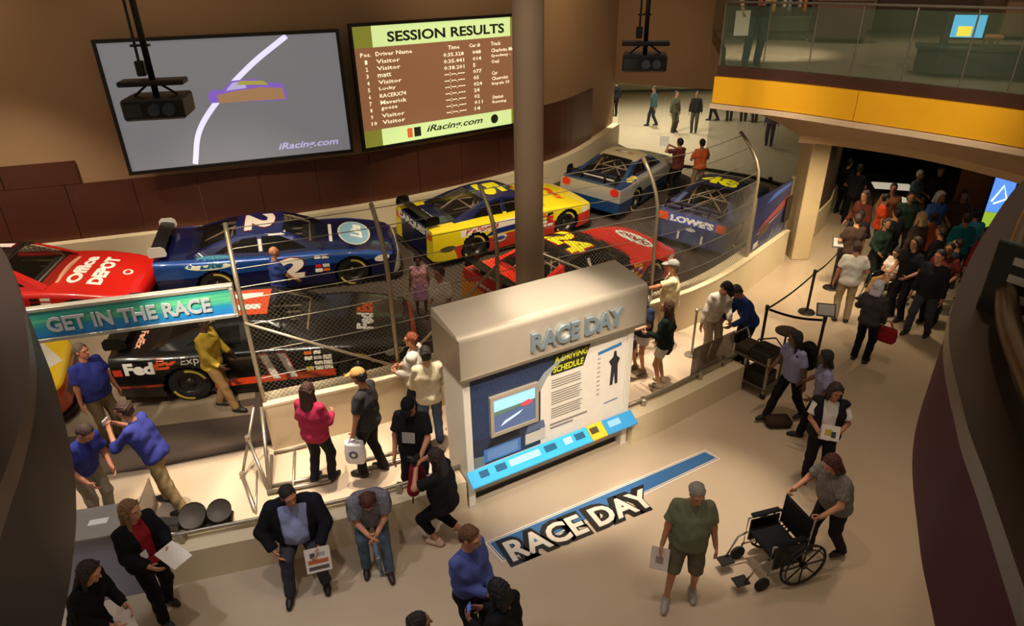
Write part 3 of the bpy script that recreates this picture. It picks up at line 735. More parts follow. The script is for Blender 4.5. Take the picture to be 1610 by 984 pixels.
def p_net():
    mb = MB()
    for k in range(6):
        z = .965 + k*.045; x1 = .50 - (z - .945)/.27*.46; mb.box((-.32, -ysd(z) + .02, z - .008), (x1, -ysd(z) + .03, z + .008))
    for k in range(8):
        x = -.28 + k*.09; zt_ = min(1.22, .95 + (.54 - x)/.5*.27) if x > 0 else 1.225
        mb.add([(x - .008, -ysd(.95) + .018, .95), (x + .008, -ysd(.95) + .018, .95), (x + .008, -ysd(zt_) + .018, zt_), (x - .008, -ysd(zt_) + .018, zt_)], [(0, 1, 2, 3)])
    return mesh_of(mb, M_net, False)
def p_pane(V, F): return lambda: from_arrays_mesh([Vector(v) - Vector((0, 0, .006)) for v in V], F, M_tint)
def p_sidepane(loop, s): return lambda: from_arrays_mesh([(x, s*(ysd(z) - .012), z) for x, z in loop], [tuple(range(len(loop))) if s < 0 else tuple(range(len(loop)))[::-1]], M_tint2)
def subdiv(V, F, mx=.13):
    bm = bmesh.new(); vs = [bm.verts.new(v) for v in V]
    for f in F:
        try: bm.faces.new([vs[i] for i in f])
        except ValueError: pass
    for _ in range(3):
        es = [e for e in bm.edges if e.calc_length() > mx]
        if not es: break
        bmesh.ops.subdivide_edges(bm, edges=es, cuts=1); bmesh.ops.triangulate(bm, faces=[f for f in bm.faces if len(f.verts) > 4])
    bm.verts.index_update(); o = ([v.co.copy() for v in bm.verts], [tuple(v.index for v in f.verts) for f in bm.faces]); bm.free(); return o
FR = {'R': ((1, 0, 0), (0, 0, 1)), 'L': ((-1, 0, 0), (0, 0, 1)), 'roof': ((0, -1, 0), (1, 0, 0)), 'hood': ((0, 1, 0), (-1, 0, 0)), 'deck': ((0, -1, 0), (1, 0, 0)), 'rear': ((0, -1, 0), (0, 0, 1)), 'nose': ((0, 1, 0), (0, 0, 1))}
def project(name, V, F, o, frame, m, root, lift=.006, label=None):
    """vinyl laid onto the bodywork"""
    u, v = (Vector(a) for a in FR[frame]); n = u.cross(v); o = Vector(o); out = []
    V, F = subdiv(V, F); keep = []
    for p in V:
        q = o + u*p.x + v*p.y; st = q + n*1.5
        h = glass_bvh.ray_cast(st, -n, 2.6)
        keep.append(h[0] is not None); out.append((h[0] + h[1].normalized()*lift if h[1].dot(n) > 0 else h[0] + n*lift) if h[0] is not None else q)
    F = [f for f in F if all(keep[i] for i in f)]
    ob = from_arrays(name, out, F, m, root)
    if label: ob['label'] = label
    return ob
def lettering(root, txt, w, h, o, frame, hexc, name='lettering', lift=.006, **k):
    V, F = text_fit(txt, w, h, **k); return project(name, V, F, o, frame, gloss(hexc), root, lift)
def shape(root, poly, o, frame, hexc, name='graphic', lift=.005):
    bm = bmesh.new(); vs = [bm.verts.new((a, b, 0)) for a, b in poly]; bm.faces.new(vs); bmesh.ops.triangulate(bm, faces=bm.faces)
    V = [v.co.copy() for v in bm.verts]; bm.verts.index_update(); F = [tuple(v.index for v in f.verts) for f in bm.faces]; bm.free()
    if sum((V[f[0]].x*(V[f[1]].y - V[f[2]].y) + V[f[1]].x*(V[f[2]].y - V[f[0]].y) + V[f[2]].x*(V[f[0]].y - V[f[1]].y)) for f in F) < 0: F = [f[::-1] for f in F]
    return project(name, V, F, o, frame, gloss(hexc), root, lift)
def ell(a, b, n=20, rot=0): return [(a*math.cos(t)*math.cos(rot) - b*math.sin(t)*math.sin(rot), a*math.cos(t)*math.sin(rot) + b*math.sin(t)*math.cos(rot)) for t in np.linspace(0, 2*math.pi, n, endpoint=False)]
def rect(w, h, sk=0): return [(-w/2 - sk, -h/2), (w/2 - sk, -h/2), (w/2 + sk, h/2), (-w/2 + sk, h/2)]
def number(root, txt, w, h, o, frame, fill, edge=None, shear=0.0):
    if edge: lettering(root, txt, w*1.10, h*1.10, o, frame, edge, 'number_outline', .005, bold=.07, shear=shear)
    lettering(root, txt, w, h, o, frame, fill, 'number', .009, bold=.05, shear=shear)
def sponsors(root, x0, x1, z0, z1, seed, frame='R'):
    rnd = random.Random(seed); cols = ['e8e2d0', 'd8b830', 'c8281e', 'e0d8c0', '2a3f86', 'c8c0b0', 'd87020', '1b1a18']
    nx = max(2, int((x1 - x0)/.14)); nz_ = 4
    for i in range(nx):
        for j in range(nz_):
            w, h = (x1 - x0)/nx, (z1 - z0)/nz_
            shape(root, rect(w*rnd.uniform(.75, .95), h*rnd.uniform(.6, .85)), (x0 + (i + .5)*w, 0, z0 + (j + .5)*h), frame, cols[rnd.randrange(8)], 'sponsor_sticker', .005)
def paint(name, base, rules=(), warp=0.0, metal=.0):
    """car paint with colour fields that are part of the livery: rules = [(colour, [(a,b,c,d) half spaces a*x+b*|y|+c*z>d ...])]"""
    m = bpy.data.materials.new(name); m.use_nodes = True; nt = m.node_tree; b = nt.nodes['Principled BSDF']
    b.inputs['Roughness'].default_value = .28; b.inputs['Coat Weight'].default_value = .7; b.inputs['Coat Roughness'].default_value = .06; b.inputs['Metallic'].default_value = metal
    tc = nt.nodes.new('ShaderNodeTexCoord'); sp = nt.nodes.new('ShaderNodeSeparateXYZ'); nt.links.new(tc.outputs['Object'], sp.inputs[0])
    ab = nt.nodes.new('ShaderNodeMath'); ab.operation = 'ABSOLUTE'; nt.links.new(sp.outputs[1], ab.inputs[0])
    cb_ = nt.nodes.new('ShaderNodeCombineXYZ'); nt.links.new(sp.outputs[0], cb_.inputs[0]); nt.links.new(ab.outputs[0], cb_.inputs[1]); nt.links.new(sp.outputs[2], cb_.inputs[2])
    src = cb_.outputs[0]
    if warp:
        nz_ = nt.nodes.new('ShaderNodeTexNoise'); nz_.inputs['Scale'].default_value = 2.2; nt.links.new(tc.outputs['Object'], nz_.inputs['Vector'])
        mm = nt.nodes.new('ShaderNodeVectorMath'); mm.operation = 'MULTIPLY_ADD'; mm.inputs[1].default_value = (warp*4, 0, warp); mm.inputs[2].default_value = (-warp*2, 0, -warp/2)
        nt.links.new(nz_.outputs['Color'], mm.inputs[0]); ad = nt.nodes.new('ShaderNodeVectorMath'); ad.operation = 'ADD'; nt.links.new(src, ad.inputs[0]); nt.links.new(mm.outputs[0], ad.inputs[1]); src = ad.outputs[0]
    cur = None; c0 = (*lin(base), 1)
    for colr, hs in rules:
        prod = None
        for (A, B, C_, D) in hs:
            dt = nt.nodes.new('ShaderNodeVectorMath'); dt.operation = 'DOT_PRODUCT'; dt.inputs[1].default_value = (A, B, C_); nt.links.new(src, dt.inputs[0])
            g = nt.nodes.new('ShaderNodeMath'); g.operation = 'GREATER_THAN'; g.inputs[1].default_value = D; nt.links.new(dt.outputs['Value'], g.inputs[0])
            if prod is None: prod = g.outputs[0]
            else:
                mu = nt.nodes.new('ShaderNodeMath'); mu.operation = 'MULTIPLY'; nt.links.new(prod, mu.inputs[0]); nt.links.new(g.outputs[0], mu.inputs[1]); prod = mu.outputs[0]
        mx = nt.nodes.new('ShaderNodeMix'); mx.data_type = 'RGBA'; nt.links.new(prod, mx.inputs[0]); mx.inputs[7].default_value = (*lin(colr), 1)
        if cur is None: mx.inputs[6].default_value = c0
        else: nt.links.new(cur, mx.inputs[6])
        cur = mx.outputs[2]
    if cur is None: b.inputs['Base Color'].default_value = c0
    else: nt.links.new(cur, b.inputs['Base Color'])
    return m
M_tail = mat('tail_lamp_red', 'b8301a', .25); M_head = mat('head_lamp_sticker', 'd8d0b8', .25)
def make_car(label, x, y, heading, pm, wing='15130f', plate='15130f'):
    """car centre on the track at (x, y), standing square to the banking"""
    e = .6; h = R(heading); f = Vector((math.cos(h), math.sin(h), 0)); l = Vector((-f.y, f.x, 0))
    zc = lambda q: bank(q.x, q.y)
    c = Vector((x, y, 0)); cs = [zc(c + f*a + l*b_) for a in (1.4, -1.4) for b_ in (.82, -.82)]
    fx = (f*2.8 + Vector((0, 0, (cs[0] + cs[1])/2 - (cs[2] + cs[3])/2))).normalized(); ly = (l*1.64 + Vector((0, 0, (cs[0] + cs[2])/2 - (cs[1] + cs[3])/2))).normalized()
    up = fx.cross(ly).normalized(); ly = up.cross(fx)
    rt = empty('stock_car', (0, 0, 0), 0, label, 'race car', 'stock cars on the display track')
    M_ = Matrix((fx, ly, up)).transposed().to_4x4(); M_.translation = Vector((x, y, sum(cs)/4 + .004)); rt.matrix_world = M_
    rt.rotation_mode = 'XYZ'
    inst('body', proto('body', p_body), pm, rt)
    inst('underbody', proto('under', p_under), None, rt); inst('interior', proto('inside', p_inside), None, rt)
    inst('seat', proto('seat', p_seat), None, rt); inst('roll_cage', proto('cage', p_cage), None, rt)
    inst('windshield', proto('ws', p_pane(wsV, orient(wsV, wsB, UPF))), None, rt); inst('rear_window', proto('bl', p_pane(blV, orient(blV, blB, UPB))), None, rt)
    for s in (1, -1):
        inst('quarter_window', proto('q%d' % s, p_sidepane(WIN_Q, s)), None, rt)
    inst('door_window', proto('f-1', p_sidepane(WIN_F, -1)), None, rt)
    nt_ = inst('window_net', proto('net', p_net), None, rt); nt_.scale = (1, -1, 1)
    inst('splitter', proto('split', p_split), None, rt); [(inst('side_skirt', proto('skirt', p_skirt), None, rt, (0, s*.90, 0)), inst('rear_skirt', proto('skirt2', p_skirt2), None, rt, (0, s*.86, 0))) for s in (1, -1)]
    wg = inst('rear_wing', proto('wing', p_wing), gloss(wing), rt)
    for s in (1, -1): inst('end_plate', proto('plate', p_endplate), gloss(plate), wg, (-2.34, s*.73, 1.05))
    for ax in (AX_F, AX_R):
        for s in (1, -1):
            w_ = inst('wheel', proto('wheel', p_wheel), None, rt, (ax, s*.80, WR_), (0, 0, 0 if s < 0 else math.pi))
            inst('rim', proto('rim', p_rim), None, w_); inst('tyre_lettering', proto('mark', p_mark), None, w_); inst('tyre_lettering', proto('mark', p_mark), None, w_, (0, 0, 0), (0, math.pi, 0))
    # grille, lamps
    shape(rt, [(-.5, -.09), (.5, -.09), (.58, .08), (-.58, .08)], (2.4, 0, .36), 'nose', '171512', 'grille')
    return rt
def lamps(rt, rear='b8301a', front='d9d2be'):
    for s in (1, -1):
        shape(rt, [(s*.62, -.07), (s*.86, -.07), (s*.86, .08), (s*.60, .08)], (-2.3, 0, .80), 'rear', rear, 'tail_lamp')
        shape(rt, ell(.17, .075, 14), (2.1, 0, .60), 'R' if s < 0 else 'L', front, 'head_lamp')
def at_wheel(px, py, z, heading, ax, side=-1):
    """car centre from the ground contact of one of its right wheels"""
    c = Wp(px, py, z); h = R(heading); f = Vector((math.cos(h), math.sin(h), 0)); l = Vector((-f.y, f.x, 0)); q = c - f*ax - l*(side*.88); return q.x, q.y
# ---- black car with orange skirts, nearest the fence
hd = 11
x, y = at_wheel(308, 629, .03, hd, AX_R)
pm = paint('livery_black_orange', '0c0a0a', [('d8441a', [(0, 0, -1, -.40), (0, 0, 1, .25), (1, 0, 0, -1.0)]), ('d8441a', [(1, 0, -.4, 2.16)]), ('a03418', [(0, 0, -1, -.45), (0, 0, 1, .40), (-1, 0, 0, .9)])])
c = make_car('black race car with orange sills and white 11 on the door, behind chain link fence', x, y, hd, pm)
lettering(c, 'Fed', .46, .23, (-2.02, 0, .78), 'R', 'eae6de', bold=.05); lettering(c, 'Ex', .36, .20, (-1.60, 0, .835), 'R', 'd8561c', bold=.05)
lettering(c, 'Express', .62, .17, (-1.06, 0, .835), 'R', 'd8d4cc', bold=.0)
number(c, '11', .56, .50, (.14, 0, .56), 'R', 'e8e0d4', 'b83c18', shear=-.35)
sponsors(c, .56, 1.03, .40, .82, 1)
lettering(c, 'Fed', .52, .30, (1.62, -.22, 0), 'hood', 'eae6de', bold=.05); lettering(c, 'Ex', .38, .29, (1.62, .26, 0), 'hood', 'd8561c', bold=.05)
lettering(c, 'FedEx', .5, .12, (-2.05, -.4, 0), 'deck', 'd8a080', bold=.03)
shape(c, rect(.85, .75), (-.36, 0, 0), 'roof', 'd8502a', 'roof_panel'); number(c, '11', .55, .5, (-.36, 0, 0), 'roof', 'e8e0d4')
shape(c, rect(.14, .12), (-2.36, 0, .72), 'R', 'c83a20', 'tail_lamp'); lamps(c)
# ---- blue car, number 2
hd = 15
x, y = at_wheel(560, 461, .12, hd, AX_F)
pm = paint('livery_blue', '0d1440', [('1f4688', [(0, 1, 0, .8), (0, 0, 1, .62)]), ('141f58', [(0, 0, 1, 1.1)]), ('d8d2c4', [(1, 0, -.3, 2.28)])], metal=.25)
c = make_car('dark blue race car with a white 2 on door and roof', x, y, hd, pm, plate='d8d2c6')
number(c, '2', .62, .46, (.14, 0, .60), 'R', 'e6d8c4', '5a1420', shear=.15); number(c, '2', .80, .62, (-.36, 0, 0), 'roof', 'e2d4c4', '5a1420')
shape(c, ell(.52, .115), (-1.36, 0, .865), 'R', '3a7890', 'logo_edge', .004); shape(c, ell(.49, .10), (-1.36, 0, .865), 'R', 'e4dcc0', 'logo', .007); lettering(c, 'Lite', .46, .14, (-1.36, 0, .865), 'R', '1f5a78', lift=.011, bold=.06, shear=.3)
shape(c, ell(.62, .36), (1.58, 0, 0), 'hood', 'c8bfa0', 'logo_edge', .004); shape(c, ell(.58, .32), (1.58, 0, 0), 'hood', '7fa6b8', 'logo', .007); lettering(c, 'Lite', .72, .26, (1.62, .05, 0), 'hood', 'e8e2d2', lift=.011, bold=.05, shear=.3)
shape(c, rect(.9, .07), (1.06, 0, 0), 'hood', 'd8d0bc', 'graphic')
sponsors(c, .66, .98, .44, .84, 2); shape(c, rect(.07, .22), (-.38, 0, 1.08), 'R', 'e0d8c8', 'pillar_sticker'); shape(c, rect(.34, .035), (-.02, 0, 1.25), 'R', 'd8d0c4', 'sticker'); lamps(c)
# ---- red car at the left
hd = 6
cx = Wp(207, 434, 1.05); h_ = R(hd); x, y = cx.x - 2.12*math.cos(h_), cx.y - 2.12*math.sin(h_)
pm = paint('livery_red', 'c61a10', [('14110f', [(0, 0, 1, 1.22)]), ('14110f', [(0, 0, -1, -.24)])])
c = make_car('bright red race car with white hood lettering, at the left end of the track', x, y, hd, pm)
lettering(c, 'Office', 1.10, .27, (1.26, 0, 0), 'hood', 'f0e6da', bold=.05); lettering(c, 'DEPOT', 1.12, .27, (1.66, 0, 0), 'hood', 'f0e6da', bold=.06)
shape(c, ell(.11, .09), (2.1, 0, 0), 'hood', 'e8dcd0', 'logo', .005); shape(c, ell(.07, .05), (2.1, 0, 0), 'hood', 'c61a10', 'logo', .009)
number(c, '14', .78, .5, (.12, 0, .57), 'R', 'f0e6da', '1a1412', shear=.2); number(c, '14', .8, .66, (-.36, 0, 0), 'roof', 'e8dcd0', '7a1a14')
sponsors(c, .62, 1.02, .40, .80, 3); sponsors(c, 1.9, 2.3, .40, .62, 4); shape(c, rect(1.1, .06), (1.0, 0, 0), 'hood', 'e0a080', 'graphic'); lamps(c)
# ---- yellow car, number 5
hd = 35
x, y = at_wheel(745, 415, .22, hd, AX_R)
pm = paint('livery_yellow', 'e0c81a', [('c8301a', [(0, 0, -1, -.52), (1, 0, .4, -1.75)]), ('101a48', [(0, 0, 1, .985)]), ('1a2a6a', [(0, 0, -1, -.70), (0, 0, 1, .56), (1, 0, -2.2, -2.35), (-1, 0, 0, -.9)]), ('e8dcc8', [(0, 0, 1, .70), (0, 0, -1, -.86), (1, 0, 0, -1.75), (-1, 0, 0, -.3)]),
   ('0e1636', [(0, -1, 0, -.62), (-1, 0, 0, 1.5)])])
c = make_car('yellow, white and red race car with dark blue roof, behind the column', x, y, hd, pm)
lettering(c, "Kellogg's", .95, .17, (-1.15, 0, .785), 'R', 'b82a1e', bold=.02, shear=.25); number(c, '5', .8, .66, (-.36, 0, 0), 'roof', 'e8d818')
number(c, '5', .42, .5, (.10, 0, .58), 'R', 'e8d818', '8a1a14'); lettering(c, 'CARQUEST', 1.5, .20, (-2.2, 0, .84), 'rear', 'e0dcd4', bold=.05); [shape(c, rect(.16, .11, .02), (-2.1, -.30 + .2*i_, 0), 'deck', 'd8d4cc', 'sticker') for i_ in range(4)]
shape(c, ell(.19, .10), (-.62, 0, .44), 'R', 'd8d0d8', 'logo'); shape(c, ell(.12, .05), (-.62, 0, .44), 'R', '3a4a8a', 'logo', .01)
sponsors(c, .60, 1.0, .40, .78, 5); shape(c, ell(.2, .07), (-2.1, 0, .50), 'R', '4a4430', 'logo'); lettering(c, "Kellogg's", 1.0, .3, (1.62, 0, 0), 'hood', 'c8301e', shear=.25, bold=.03); lamps(c, 'd8521c')
# ---- black and red flame car, number 24
hd = 39
rf0 = Wp(889, 376, 1.42); h_ = R(hd); x, y = rf0.x + .34*math.cos(h_), rf0.y + .34*math.sin(h_)
pm = paint('livery_flame', '100e0c', [('cc2414', [(1, .9, 0, 1.55)]), ('cc2414', [(-1, 0, .55, 1.72), ]), ('dd8a1c', [(-1, 0, -.6, 2.00)]), ('cc2414', [(0, -1, 0, -.62), (1, 0, 0, .9)])], warp=.10)
c = make_car('black race car with red hood and yellow 24 on roof, right behind the big panel', x, y, hd, pm)
number(c, '24', .98, .62, (-.36, 0, 0), 'roof', 'e6dc20', 'a8201a'); lettering(c, 'DUPONT', .9, .17, (-1.10, 0, .76), 'R', 'e8e2d8', bold=.06)
number(c, '24', .8, .46, (.12, 0, .58), 'R', 'e6dc20', 'a8201a', shear=.2); sponsors(c, .62, 1.05, .46, .84, 6)
shape(c, ell(.55, .26), (1.80, 0, 0), 'hood', 'dcd4c8', 'logo_edge', .004); lettering(c, 'DUPONT', .86, .22, (1.80, 0, 0), 'hood', '7a2a20', lift=.01, bold=.04)
[shape(c, rect(.09, .07, .01), (-2.2, -.5 + .11*i_, .82), 'rear', 'd8cfc0', 'sticker') for i_ in range(9)]; shape(c, rect(.07, .22), (-.38, 0, 1.08), 'R', 'cfc6b0', 'pillar_sticker'); shape(c, rect(.5, .06), (-2.15, .1, 0), 'deck', 'b8b0a4', 'sticker'); lamps(c)
# ---- silver blue car, seen from behind, number 48
hd = 58
tp = Wp(1087, 340, 1.0); h_ = R(hd); x, y = tp.x + 2.30*math.cos(h_), tp.y + 2.30*math.sin(h_)
pm = paint('livery_slate_blue', '3c4a74', [('20284a', [(0, 0, 1, 1.1)]), ('56618a', [(0, 0, 1, .93), (-1, 0, 0, 1.3)])], metal=.3)
c = make_car('slate blue race car seen from behind with yellow 48 on roof', x, y, hd, pm)
shape(c, rect(1.56, .22), (-2.3, 0, .83), 'rear', '3a58b0', 'rear_panel', .004); lettering(c, "LOWE'S", 1.10, .17, (-2.3, 0, .83), 'rear', 'ece8e0', bold=.06, lift=.01)
shape(c, ell(.13, .05), (-2.3, 0, .62), 'rear', 'b8b4b0', 'logo'); number(c, '48', .95, .62, (-.36, 0, 0), 'roof', 'e6e01e'); number(c, '48', .8, .46, (.12, 0, .58), 'R', 'e6e01e', 'd8d8d8')
for s in (1, -1): shape(c, [(s*.60, -.1), (s*.86, -.1), (s*.86, .10), (s*.60, .10)], (-2.3, 0, .83), 'rear', 'd8581e', 'tail_lamp', .008)
for yy in (.28, -.32): shape(c, rect(.05, .22), (-2.3, yy, .42), 'rear', 'd0ccc8', 'sticker')
shape(c, ell(.16, .09), (-2.25, -.3, 0), 'deck', 'd8d4cc', 'logo')
# ---- blue and silver car further back
hd = 57
tp = Wp(928, 288, 1.25); h_ = R(hd); x, y = tp.x + 2.30*math.cos(h_), tp.y + 2.30*math.sin(h_)
pm = paint('livery_blue_silver', '9c9890', [('123a62', [(0, 1, 0, .5), (0, 0, 1, .93)]), ('c4b48c', [(0, 0, 1, 1.26)]), ('123a62', [(0, 0, -1, -.55)]), ('1c4068', [(-1, 0, 0, 1.3), (0, 0, 1, .93)])], metal=.2)
c = make_car('blue and silver race car seen from behind, furthest up the track', x, y, hd, pm)
shape(c, rect(1.0, .10), (-2.05, 0, 0), 'deck', 'd8d2c8', 'graphic'); [shape(c, rect(.14, .16, .02), (-.36, -.2 + .2*i_, 0), 'roof', h_2, 'sticker') for i_, h_2 in enumerate(('a86a4a', 'b8b4ac', '8a5a48'))]; lamps(c, 'd83a24')
for s in (1, -1): shape(c, ell(.11, .11), (-2.3, s*.74, .82), 'rear', 'c8281c', 'tail_lamp', .009)
shape(c, rect(.7, .09, .05), (-1.5, 0, .97), 'R', 'd8c060', 'graphic')
# ---- white, yellow and orange car cut by the left parapet
hd = 22
tp = Wp(101, 592, .62); h_ = R(hd); x, y = tp.x - 2.45*math.cos(h_) - .3*math.sin(h_), tp.y - 2.45*math.sin(h_) + .3*math.cos(h_)
pm = paint('livery_white_orange', 'd8d0c0', [('e0b81c', [(1, .6, 0, 2.45)]), ('c8481a', [(0, 0, -1, -.58)]), ('3a2a5a', [(0, 0, 1, 1.1)])])
c = make_car('white, yellow and orange race car half hidden by the left parapet', x, y, hd, pm)
shape(c, rect(.9, .08), (1.75, 0, 0), 'hood', '4a4a58', 'graphic'); sponsors(c, .62, 1.05, .46, .84, 8); sponsors(c, 1.9, 2.3, .36, .58, 9); lamps(c)
# ================================================================ people: smooth-blended bodies, clothes cut over them
def snets(Fd, org, h):
    """surface nets of a signed distance grid -> verts, quads"""
    ins = Fd < 0; nx, ny, nz = Fd.shape
    c = np.zeros((nx - 1, ny - 1, nz - 1), np.uint8)
    for dx in (0, 1):
        for dy in (0, 1):
            for dz in (0, 1): c += ins[dx:nx - 1 + dx, dy:ny - 1 + dy, dz:nz - 1 + dz]
    act = (c > 0) & (c < 8); ix = np.argwhere(act)
    if len(ix) == 0: return np.zeros((0, 3)), np.zeros((0, 4), int)
    idx = -np.ones(c.shape, np.int32); idx[act] = np.arange(len(ix))
    cor = np.array([(a, b, d) for a in (0, 1) for b in (0, 1) for d in (0, 1)]); vals = np.stack([Fd[ix[:, 0] + a, ix[:, 1] + b, ix[:, 2] + d] for a, b, d in cor], 1)
    acc = np.zeros((len(ix), 3)); cnt = np.zeros(len(ix))
    for i in range(8):
        for j in range(i + 1, 8):
            df = cor[j] - cor[i]
            if np.abs(df).sum() != 1: continue
            m = (vals[:, i] < 0) != (vals[:, j] < 0)
            t = vals[m, i]/(vals[m, i] - vals[m, j]); acc[m] += cor[i] + df*t[:, None]; cnt[m] += 1
    V = (ix + acc/cnt[:, None])*h + org
    Q = []
    for ax in range(3):
        a = np.moveaxis(ins, ax, 0); e = a[:-1] != a[1:]; s = a[:-1]
        e = np.moveaxis(e, 0, ax); s = np.moveaxis(s, 0, ax)
        o1, o2 = [(1, 2), (2, 0), (0, 1)][ax]
        q = np.argwhere(e); ok = (q[:, o1] > 0) & (q[:, o2] > 0) & (q[:, o1] < Fd.shape[o1] - 1) & (q[:, o2] < Fd.shape[o2] - 1); q = q[ok]
        sg = s[tuple(q.T)]
        def cell(a1, a2):
            k = q.copy(); k[:, o1] -= a1; k[:, o2] -= a2; return idx[tuple(k.T)]
        f = np.stack([cell(1, 1), cell(0, 1), cell(0, 0), cell(1, 0)], 1); f[~sg] = f[~sg][:, ::-1]; Q.append(f)
    Q = np.concatenate(Q); Q = Q[(Q >= 0).all(1)]
    return V, Q
def smin(a, b, k):
    h = np.clip(.5 + .5*(b - a)/k, 0, 1); return b + (a - b)*h - k*h*(1 - h)
class Sdf:
    def __init__(s, h, k=.03): s.h = h; s.k = k; s.P = []; s.cut = []
    def cap(s, a, b, ra, rb=None, flat=False, k=None):
        rb = ra if rb is None else rb; s.P.append(('c', np.array(a, float), np.array(b, float), ra, rb, flat, k or s.k)); return s
    def ell(s, c, r, M=None, k=None):
        s.P.append(('e', np.array(c, float), np.array(r, float), M, k or s.k)); return s
    def chain(s, pts, rs, flat=False, k=None):
        for i in range(len(pts) - 1): s.cap(pts[i], pts[i + 1], rs[i], rs[i + 1], flat and i == len(pts) - 2, k)
        return s
    def mesh(s):
        h = s.h; lo = np.full(3, 1e9); hi = -lo
        for p in s.P:
            if p[0] == 'c': r = max(p[3], p[4]); l, u = np.minimum(p[1], p[2]) - r, np.maximum(p[1], p[2]) + r
            else: r = p[2].max(); l, u = p[1] - r, p[1] + r
            lo = np.minimum(lo, l); hi = np.maximum(hi, u)
        lo -= 2.5*h; hi += 2.5*h; n = np.ceil((hi - lo)/h).astype(int) + 1
        Fd = np.full(n, .3, np.float32); ax = [lo[i] + h*np.arange(n[i]) for i in range(3)]
        for p in s.P:
            k = p[-1]; mg = k*1.1 + 2*h
            if p[0] == 'c': r = max(p[3], p[4]); l, u = np.minimum(p[1], p[2]) - r - mg, np.maximum(p[1], p[2]) + r + mg
            else: r = p[2].max(); l, u = p[1] - r - mg, p[1] + r + mg
            i0 = np.clip(np.floor((l - lo)/h).astype(int), 0, n - 1); i1 = np.clip(np.ceil((u - lo)/h).astype(int) + 1, 1, n)
            X, Y, Zz = (ax[i][i0[i]:i1[i]].astype(np.float32) for i in range(3)); X = X[:, None, None]; Y = Y[None, :, None]; Zz = Zz[None, None, :]
            if p[0] == 'c':
                a, b = p[1], p[2]; d = b - a; L = max(1e-8, (d*d).sum())
                t = ((X - a[0])*d[0] + (Y - a[1])*d[1] + (Zz - a[2])*d[2])/L; tc = np.clip(t, 0, 1)
                D = np.sqrt((X - a[0] - d[0]*tc)**2 + (Y - a[1] - d[1]*tc)**2 + (Zz - a[2] - d[2]*tc)**2) - (p[3] + (p[4] - p[3])*tc)
                if p[5]: D = np.maximum(D, (t - 1)*math.sqrt(L))
            else:
                x, y, z = X - p[1][0], Y - p[1][1], Zz - p[1][2]
                if p[3] is not None:
                    M = p[3]; x, y, z = (M[0][i]*x + M[1][i]*y + M[2][i]*z for i in range(3))
                r = p[2]; q = np.sqrt((x/r[0])**2 + (y/r[1])**2 + (z/r[2])**2); D = (q - 1)*r.min()
            sl = tuple(slice(i0[i], i1[i]) for i in range(3)); Fd[sl] = smin(Fd[sl], D.astype(np.float32), k)
        if s.cut:
            X, Y, Zz = ax[0][:, None, None].astype(np.float32), ax[1][None, :, None].astype(np.float32), ax[2][None, None, :].astype(np.float32)
            for fn in s.cut: Fd = np.maximum(Fd, fn(X, Y, Zz)).astype(np.float32)
        return snets(Fd, lo, h)
def ik(a, b, l1, l2, pole):
    a, b, pole = (np.array(v, float) for v in (a, b, pole)); d = b - a; L = np.linalg.norm(d)
    if L > (l1 + l2)*.999: b = a + d*(l1 + l2)*.999/L; d = b - a; L = np.linalg.norm(d)
    x = (l1*l1 - l2*l2 + L*L)/(2*L); y = math.sqrt(max(0, l1*l1 - x*x)); u = d/L; p = pole - u*(pole @ u); p /= max(1e-6, np.linalg.norm(p))
    return a + u*x + p*y, b
def rotm(ax, deg):
    return np.array(Matrix.Rotation(R(deg), 3, ax))
PEOPLE = []
NEAR, MID, FAR = .0135, .019, .027
